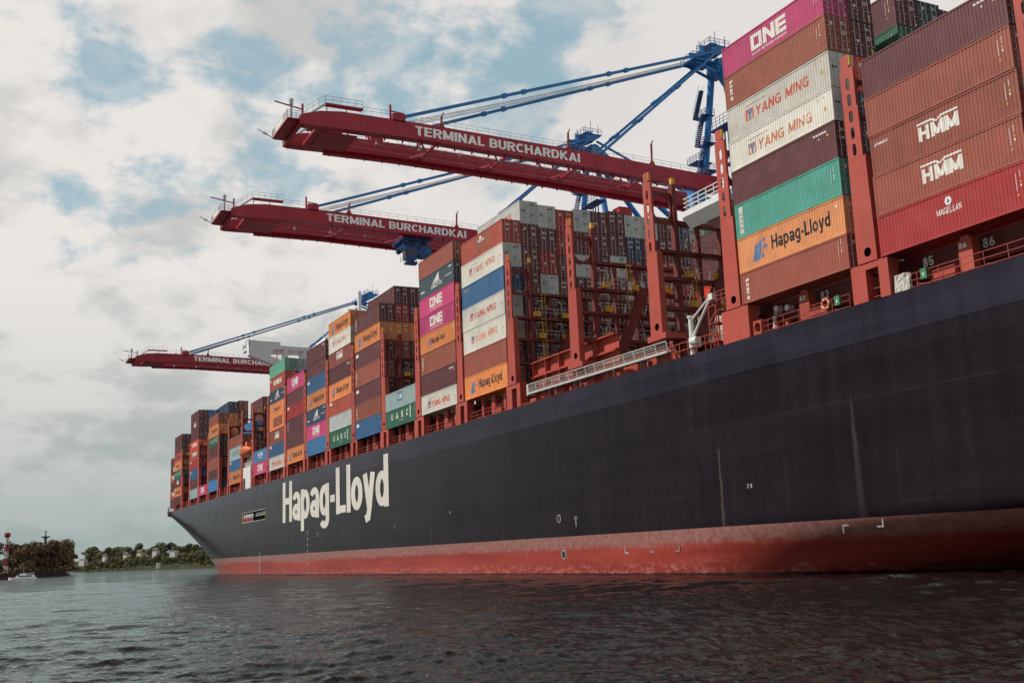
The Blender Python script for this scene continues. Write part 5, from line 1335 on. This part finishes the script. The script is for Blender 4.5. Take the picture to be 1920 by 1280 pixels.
SPIT = [(-300, -75), (-389, -43), (-431, -29.8), (-529, -12.4), (-600, 3), (-648, 14.2)]
def spit_d(x, y):
    """distance inside the spit's edge (positive on land)"""
    best = -1e9
    for (ax, ay), (bx, by) in zip(SPIT, SPIT[1:]):
        L = math.hypot(bx - ax, by - ay); nx_, ny_ = (by - ay) / L, -(bx - ax) / L
        nx_, ny_ = (-(by - ay) / L, (bx - ax) / L); d = -((x - ax) * nx_ * -1 + (y - ay) * ny_ * -1)
        if min(ax, bx) - .1 <= x <= max(ax, bx) + .1: best = -d if False else -((x - ax) * nx_ + (y - ay) * ny_) * -1
    return best
def spit_z(x, y):
    if x < -648: e = 14.2 + (x + 648) * .4 
    else:
        e = None
        for (ax, ay), (bx, by) in zip(SPIT, SPIT[1:]):
            if bx <= x <= ax: e = ay + (by - ay) * (x - ax) / (bx - ax)
        if e is None: e = -75
    d = e - y - max(0, -590 - x) * .35          # land lies on the -Y side of the edge
    return max(-2.0, min(3.6, -1.0 + d * .55)) if x > -665 else -2.0
grid('spit_ground', M_BANK, -300, -680, -200, 30, 96, 116, spit_z)
def far_z(x, y):
    s_ = (x + 843.6) / (-1325.3 + 843.6)
    e = 125.5 + (74.9 - 125.5) * s_
    nx_, ny_ = -.105, -1
    d = (x - (-843.6)) * -.105 + (125.5 - y) * 0
    return 0
def shore_x(y):      # far bank front edge
    return -843.6 - (125.5 - y) * 9.52 if y < 125.5 else -843.6 + (y - 125.5) * 3.0
def far_ground(x, y):
    d = shore_x(y) - x
    return -1.5 if d < -10 else min(1.2, -1.5 + (d + 10) * .12) + max(0, min(1, (d - 40) / 260)) * 13.0
grid('far_bank', M_HILL, -700, -2400, -250, 330, 120, 60, far_ground)

# ---------------------------------------------------------------- trees
def leaf_mat(name, a, b_):
    m, t, bs = mat(name)
    oi = N(t, 'ShaderNodeObjectInfo'); g = N(t, 'ShaderNodeNewGeometry')
    n = noise_(t, g.outputs['Position'], .45, 4, .6)
    f = math_(t, 'ADD', math_(t, 'MULTIPLY', n, .7), math_(t, 'MULTIPLY', g.outputs['Random Per Island'], .3))
    c = mix_(t, ramp_(t, f, .3, .7), a, b_)
    hv = N(t, 'ShaderNodeHueSaturation'); t.links.new(math_(t, 'ADD', .47, math_(t, 'MULTIPLY', oi.outputs['Random'], .06)), hv.inputs['Hue']); t.links.new(math_(t, 'ADD', .75, math_(t, 'MULTIPLY', oi.outputs['Random'], .5)), hv.inputs['Value'])
    t.links.new(c, hv.inputs['Color']); t.links.new(hv.outputs[0], bs.inputs['Base Color'])
    bs.inputs['Roughness'].default_value = .8; bs.inputs['Specular IOR Level'].default_value = .15
    return m
M_BARK = plain('bark', (0.06, 0.045, 0.035), .9)
L_AUT = leaf_mat('autumn_leaves', (0.075, 0.046, 0.028), (0.17, 0.105, 0.055)); L_GRN = leaf_mat('green_leaves', (0.060, 0.064, 0.032), (0.150, 0.140, 0.060)); L_DRK = leaf_mat('dark_leaves', (0.020, 0.016, 0.018), (0.045, 0.034, 0.030))
def crown_mesh(seed, H, Wd, n, size, m_, base=.22):
    rnd = random.Random(seed); mb = MB(); lobes = []
    for i in range(9):
        a = rnd.uniform(0, 6.28); z = rnd.uniform(base + .12, .84); r = Wd * .5 * rnd.uniform(.15, .58) * (1.1 - abs(z - .55))
        lobes.append((r * math.cos(a), r * math.sin(a), z * H, Wd * rnd.uniform(.2, .33), H * rnd.uniform(.13, .2)))
    lobes.append((0, 0, H * .80, Wd * .28, H * .20))
    for i in range(n):
        lx, ly, lz, lr, lh = rnd.choice(lobes)
        d = Vector((rnd.gauss(0, 1), rnd.gauss(0, 1), rnd.gauss(0, 1))).normalized(); k = rnd.uniform(.5, 1.05) ** .6
        p = Vector((lx + d.x * lr * k, ly + d.y * lr * k, lz + d.z * lh * k))
        nrm = (d + Vector((rnd.uniform(-.7, .7), rnd.uniform(-.7, .7), rnd.uniform(-.3, .8)))).normalized()
        a = nrm.orthogonal().normalized(); b_ = nrm.cross(a); s_ = size * rnd.uniform(.55, 1.3); t_ = rnd.uniform(.5, 1)
        mb.add([p - a * s_ - b_ * s_ * t_ * .4, p + a * s_ * .3 - b_ * s_ * t_, p + a * s_ + b_ * s_ * t_ * .3, p - a * s_ * .2 + b_ * s_ * t_], [(0, 1, 2, 3)])
    return mb.mesh('crown', [m_], fix=False)
def trunk_mesh(seed, H, r):
    rnd = random.Random(seed); mb = MB(); mb.tube((0, 0, -.8), (0, 0, H * .45), r, 8, r2=r * .6)
    for i in range(6):
        a = rnd.uniform(0, 6.28); z = H * rnd.uniform(.18, .45); e = Vector((math.cos(a) * H * .2, math.sin(a) * H * .2, z + H * rnd.uniform(.2, .35))); mb.tube((0, 0, z), e, r * .5, 6, r2=r * .15)
    return mb.mesh('trunk', [M_BARK])
AUT = [(crown_mesh(i, 16, 11.5, 1500, .60, L_AUT, .05), trunk_mesh(i, 16, .4)) for i in range(4)]
GRN = [(crown_mesh(20 + i, 16, 14, 1400, .66, L_GRN, .05), trunk_mesh(i, 16, .4)) for i in range(4)]
DRK = [(crown_mesh(40, 16, 11, 800, .9, L_DRK, .05), trunk_mesh(3, 16, .4))]
def tree(p, x, y, z, sc_, rz, label, group):
    o = link('tree', None, None, (x, y, z)); o.rotation_euler.z = rz; o.scale = sc_ if isinstance(sc_, tuple) else (sc_,) * 3
    link('crown', p[0], o); link('trunk', p[1], o); tag(o, label, 'tree', group); return o
rnd = random.Random(5)
spt = [(-448, -44, 12.0), (-462, -46, 12.8), (-474, -33.5, 12.8), (-484, -36, 13.4), (-494, -29, 13.2), (-505, -27, 14.2), (-514, -21.5, 14.8), (-527, -21, 14.4), (-538, -15.5, 14.6), (-552, -13, 15.4), (-566, -9, 15.0), (-580, -5, 16.4), (-592, -4.5, 14.6), (-604, -1.5, 14.0), (-430, -52, 11.5), (-420, -49, 11.0), (-540, -30, 15), (-570, -22, 15.5)]
spt.sort(key=lambda q: -q[0])
for i, (x, y, hh) in enumerate(spt):
    hh *= rnd.uniform(.84, 1.12)
    tree(AUT[i % 4], x, y, 2.6, (hh / 16 * rnd.uniform(.9, 1.15), hh / 16 * rnd.uniform(.9, 1.15), hh / 16), rnd.uniform(0, 6), f'brown autumn tree on the dark spit, {ORD[i + 1]} from the striped beacon end', 'autumn trees on the spit')
# undergrowth at the spit's edge
def bushes(name, pts, m_, seed, size, n, label, cat):
    rnd = random.Random(seed); mb = MB()
    for (x, y, z, rr, hh) in pts:
        for i in range(n):
            d = Vector((rnd.gauss(0, 1), rnd.gauss(0, 1), abs(rnd.gauss(0, 1)))).normalized(); p = Vector((x + d.x * rr, y + d.y * rr, z + d.z * hh))
            a = Vector((rnd.gauss(0, 1), rnd.gauss(0, 1), rnd.gauss(0, 1))).normalized(); b_ = a.orthogonal().normalized(); s_ = size * rnd.uniform(.5, 1.3)
            mb.add([p - a * s_, p - b_ * s_ * .7, p + a * s_, p + b_ * s_ * .7], [(0, 1, 2, 3)])
    o = mb.build(name, m_, fix=False); tag(o, label, cat, kind='stuff'); return o
bushes('undergrowth', [(-400 - i * 7.5, -45.5 + i * 1.72, 2.4, 4.0, 2.0) for i in range(28)], L_AUT, 2, .5, 70, 'low brown undergrowth along the spit', 'undergrowth')
far = []
for i in range(26):           # upper row on the ridge
    f = i / 25; far.append((-1385 + f * 400, 84 + f * 78, 11.5 - 2.5 * f + 1.5 * math.sin(i * 1.3), rnd.uniform(11.5, 18)))
for i in range(30):           # shoreline row
    f = i / 29; far.append((-1350 + f * 480, 79 + f * 60 + rnd.uniform(-1, 1), 1.0, rnd.uniform(8.5, 14.5)))
for i in range(14):
    f = i / 13; far.append((-1400 + f * 460, 90 + f * 66, 5.5, rnd.uniform(9, 13)))
for i, (x, y, z, hh) in enumerate(far):
    row = 'upper row' if i < 26 else ('shore row' if i < 56 else 'middle row'); k = i if i < 26 else (i - 26 if i < 56 else i - 56)
    p = DRK[0] if i == 17 else GRN[i % 4]
    word = ORD[k + 1] if k < 20 else ('twenty-' + ORD[k - 19]) if k < 29 else 'thirtieth'
    tree(p, x, y, z, (hh / 16 * rnd.uniform(.95, 1.3), hh / 16 * rnd.uniform(.95, 1.3), hh / 16), rnd.uniform(0, 6), f"{'dark purple-leaved' if i == 17 else 'green'} tree on the far bank, {word} from the spit side, {row}", 'green trees on the far bank')
bushes('bank_undergrowth', [(-1385 + i * 10, 73.5 + i * 1.17, .6, 6, 2.6) for i in range(54)], L_GRN, 6, .8, 40, 'green undergrowth along the far bank', 'undergrowth')

# ---------------------------------------------------------------- far houses, beacon, tower, ferry
M_HW = plain('house_render', (0.50, 0.48, 0.45), .8); M_FW = plain('ferry_white', (0.9, 0.9, 0.9), .4); M_HR = plain('house_roof', (0.10, 0.085, 0.085), .8); M_HY = plain('house_cream', (0.50, 0.42, 0.30), .8)
def house(x, y, z, w, d, hh, label, wall=None, flat=False):
    o = link('house', None, None, (x, y, z)); o.rotation_euler.z = R(38); o.scale = (.8, .8, .8); tag(o, label, 'house', 'houses on the far bank')
    mb = MB(); mb.box(-w / 2, w / 2, -d / 2, d / 2, -6, hh); mb.build('wall', wall or M_HW, o)
    mb = MB()
    if flat: mb.box(-w / 2 - .3, w / 2 + .3, -d / 2 - .3, d / 2 + .3, hh, hh + .4)
    else: mb.add([(-w / 2 - .5, -d / 2 - .5, hh), (w / 2 + .5, -d / 2 - .5, hh), (w / 2 + .5, d / 2 + .5, hh), (-w / 2 - .5, d / 2 + .5, hh), (-w / 2 - .5, 0, hh + d * .4), (w / 2 + .5, 0, hh + d * .4)], [(0, 1, 5, 4), (2, 3, 4, 5), (0, 4, 3), (1, 2, 5), (0, 3, 2, 1)])
    mb.build('roof', M_HR, o)
    for k in range(3):
        mb = MB(); xx = -w / 2 + w * (k + .5) / 3; mb.box(xx - .7, xx + .7, -d / 2 - .03, -d / 2 + .03, hh * .45, hh * .45 + 1.6); mb.build('window', M_GLASS, o)
for x, y, z, w, d, hh, lab, wl, fl in ((-1318, 71.5, 12.0, 10, 7, 3.2, 'long low white house just beyond the tip of the spit', None, True), (-1258, 89, 15.0, 6, 5, 3.2, 'small white house second from the spit on far bank', None, False),
        (-1228, 98, 13.0, 6, 5, 3.0, 'white house with pale front third from the spit', None, True), (-1202, 105, 15.0, 7, 6, 3.4, 'white gabled house in the middle of the far bank', None, False),
        (-1152, 112.5, 16.2, 7, 6, 3.6, 'cream house among trees in middle of far bank', M_HY, False), (-1094, 119.5, 17.0, 7, 6, 3.0, 'white gabled house with steep roof above the shore trees', None, False), (-1030, 126.5, 14.5, 8, 6, 4.0, 'white flat-roofed house beside the bow of the ship', None, True)):
    house(x, y, z, w, d, hh, lab, wl, fl)
o = link('striped_beacon', None, None, (-411.2, -40.2, 2.4)); tag(o, 'tall red and white striped beacon tower at the edge of spit', 'beacon')
zc = 0; M_BW = plain('beacon_white', (.45, .43, .42), .6); M_BR = plain('beacon_red', (.26, .03, .028), .6)
for i, hh in enumerate((2.8, 2.9, 2.7, 2.8, 2.7)):
    mb = MB(); mb.tube((0, 0, zc), (0, 0, zc + hh), .72 - .03 * i, 16, r2=.72 - .03 * (i + 1)); mb.build('band', M_BW if i % 2 == 0 else M_BR, o); zc += hh
mb = MB(); mb.tube((0, 0, zc), (0, 0, zc + .7), .8, 16, r2=1.25); mb.tube((0, 0, zc + .7), (0, 0, zc + 1.6), 1.2, 16, r2=1.05); mb.tube((0, 0, zc + 1.6), (0, 0, zc + 1.9), 1.15, 16, r2=.5); mb.build('lantern', M_BR, o)
o = link('radio_tower', None, None, (-1428.6, 36.5, 0)); tag(o, 'grey concrete radio tower with round platform rising behind autumn trees', 'tower')
M_RT = plain('tower_concrete', (.10, .11, .11), .8)
mb = MB(); mb.tube((0, 0, 0), (0, 0, 45), 2.6, 14, r2=1.6); mb.tube((0, 0, 45), (0, 0, 52.5), .9, 10, r2=.5); mb.build('shaft', M_RT, o)
mb = MB(); mb.tube((0, 0, 43.2), (0, 0, 44.6), 2.0, 18, r2=5.4); mb.tube((0, 0, 44.6), (0, 0, 45.6), 5.4, 18, r2=5.2); mb.tube((0, 0, 51.5), (0, 0, 51.8), 3.0, 12); mb.build('platform', M_RT, o)
# ferry
F = link('ferry', None, None, (-361, -36.4, 0)); F.rotation_euler.z = R(-104); F.scale = (.66,) * 3; tag(F, 'small white passenger ferry with blue windows passing the spit', 'ferry')
mb = MB(); n = 12; vs = []
for i in range(n + 1):
    f = i / n; w = 1.7 * min(1, (1 - f) * 3.5) ** .6 + .02; sh = .25 * f * f
    vs += [(-7 + 14 * f, -w * .8, -.4), (-7 + 14 * f, -w, 1.0 + sh), (-7 + 14 * f, w, 1.0 + sh), (-7 + 14 * f, w * .8, -.4)]
mb.add(vs, [(i * 4 + j, i * 4 + 4 + j, i * 4 + 5 + j, i * 4 + 1 + j) for i in range(n) for j in range(3)] + [(0, 1, 2, 3)]); mb.build('hull', M_FW, F)
mb = MB(); mb.add([(-6, -1.4, 1), (3.6, -1.4, 1), (3.6, 1.4, 1), (-6, 1.4, 1), (-5.6, -1.3, 2.3), (2.4, -1.3, 2.3), (2.4, 1.3, 2.3), (-5.6, 1.3, 2.3)], [(0, 1, 5, 4), (1, 2, 6, 5), (2, 3, 7, 6), (3, 0, 4, 7), (4, 5, 6, 7)]); cb = mb.build('cabin', M_FW, F)
mb = MB(); mb.box(-5.2, 1.9, -1.42, -1.36, 1.45, 2.0); mb.box(-5.2, 1.9, 1.36, 1.42, 1.45, 2.0); mb.build('window_band', M_GLASS, cb)
mb = MB(); mb.box(-1.6, 1.2, -1.0, 1.0, 2.3, 3.2); mb.rail([(-5.4, -1.2, 2.3), (-1.8, -1.2, 2.3)], .8, .05, 1.2); mb.tube((-.6, 0, 3.2), (-.6, 0, 4.6), .06, 6); mb.build('wheelhouse', M_FW, F)
# pale channel marker on the far shore
mb = MB(); mb.box(-922.5, -920.0, 94.2, 97.2, 1.2, 6.0); mb.box(-921.3, -920.9, 95.4, 95.8, -2, 1.2); thing('channel_marker', mb, [M_HW], 'small white square channel marker board on far shore', 'marker')
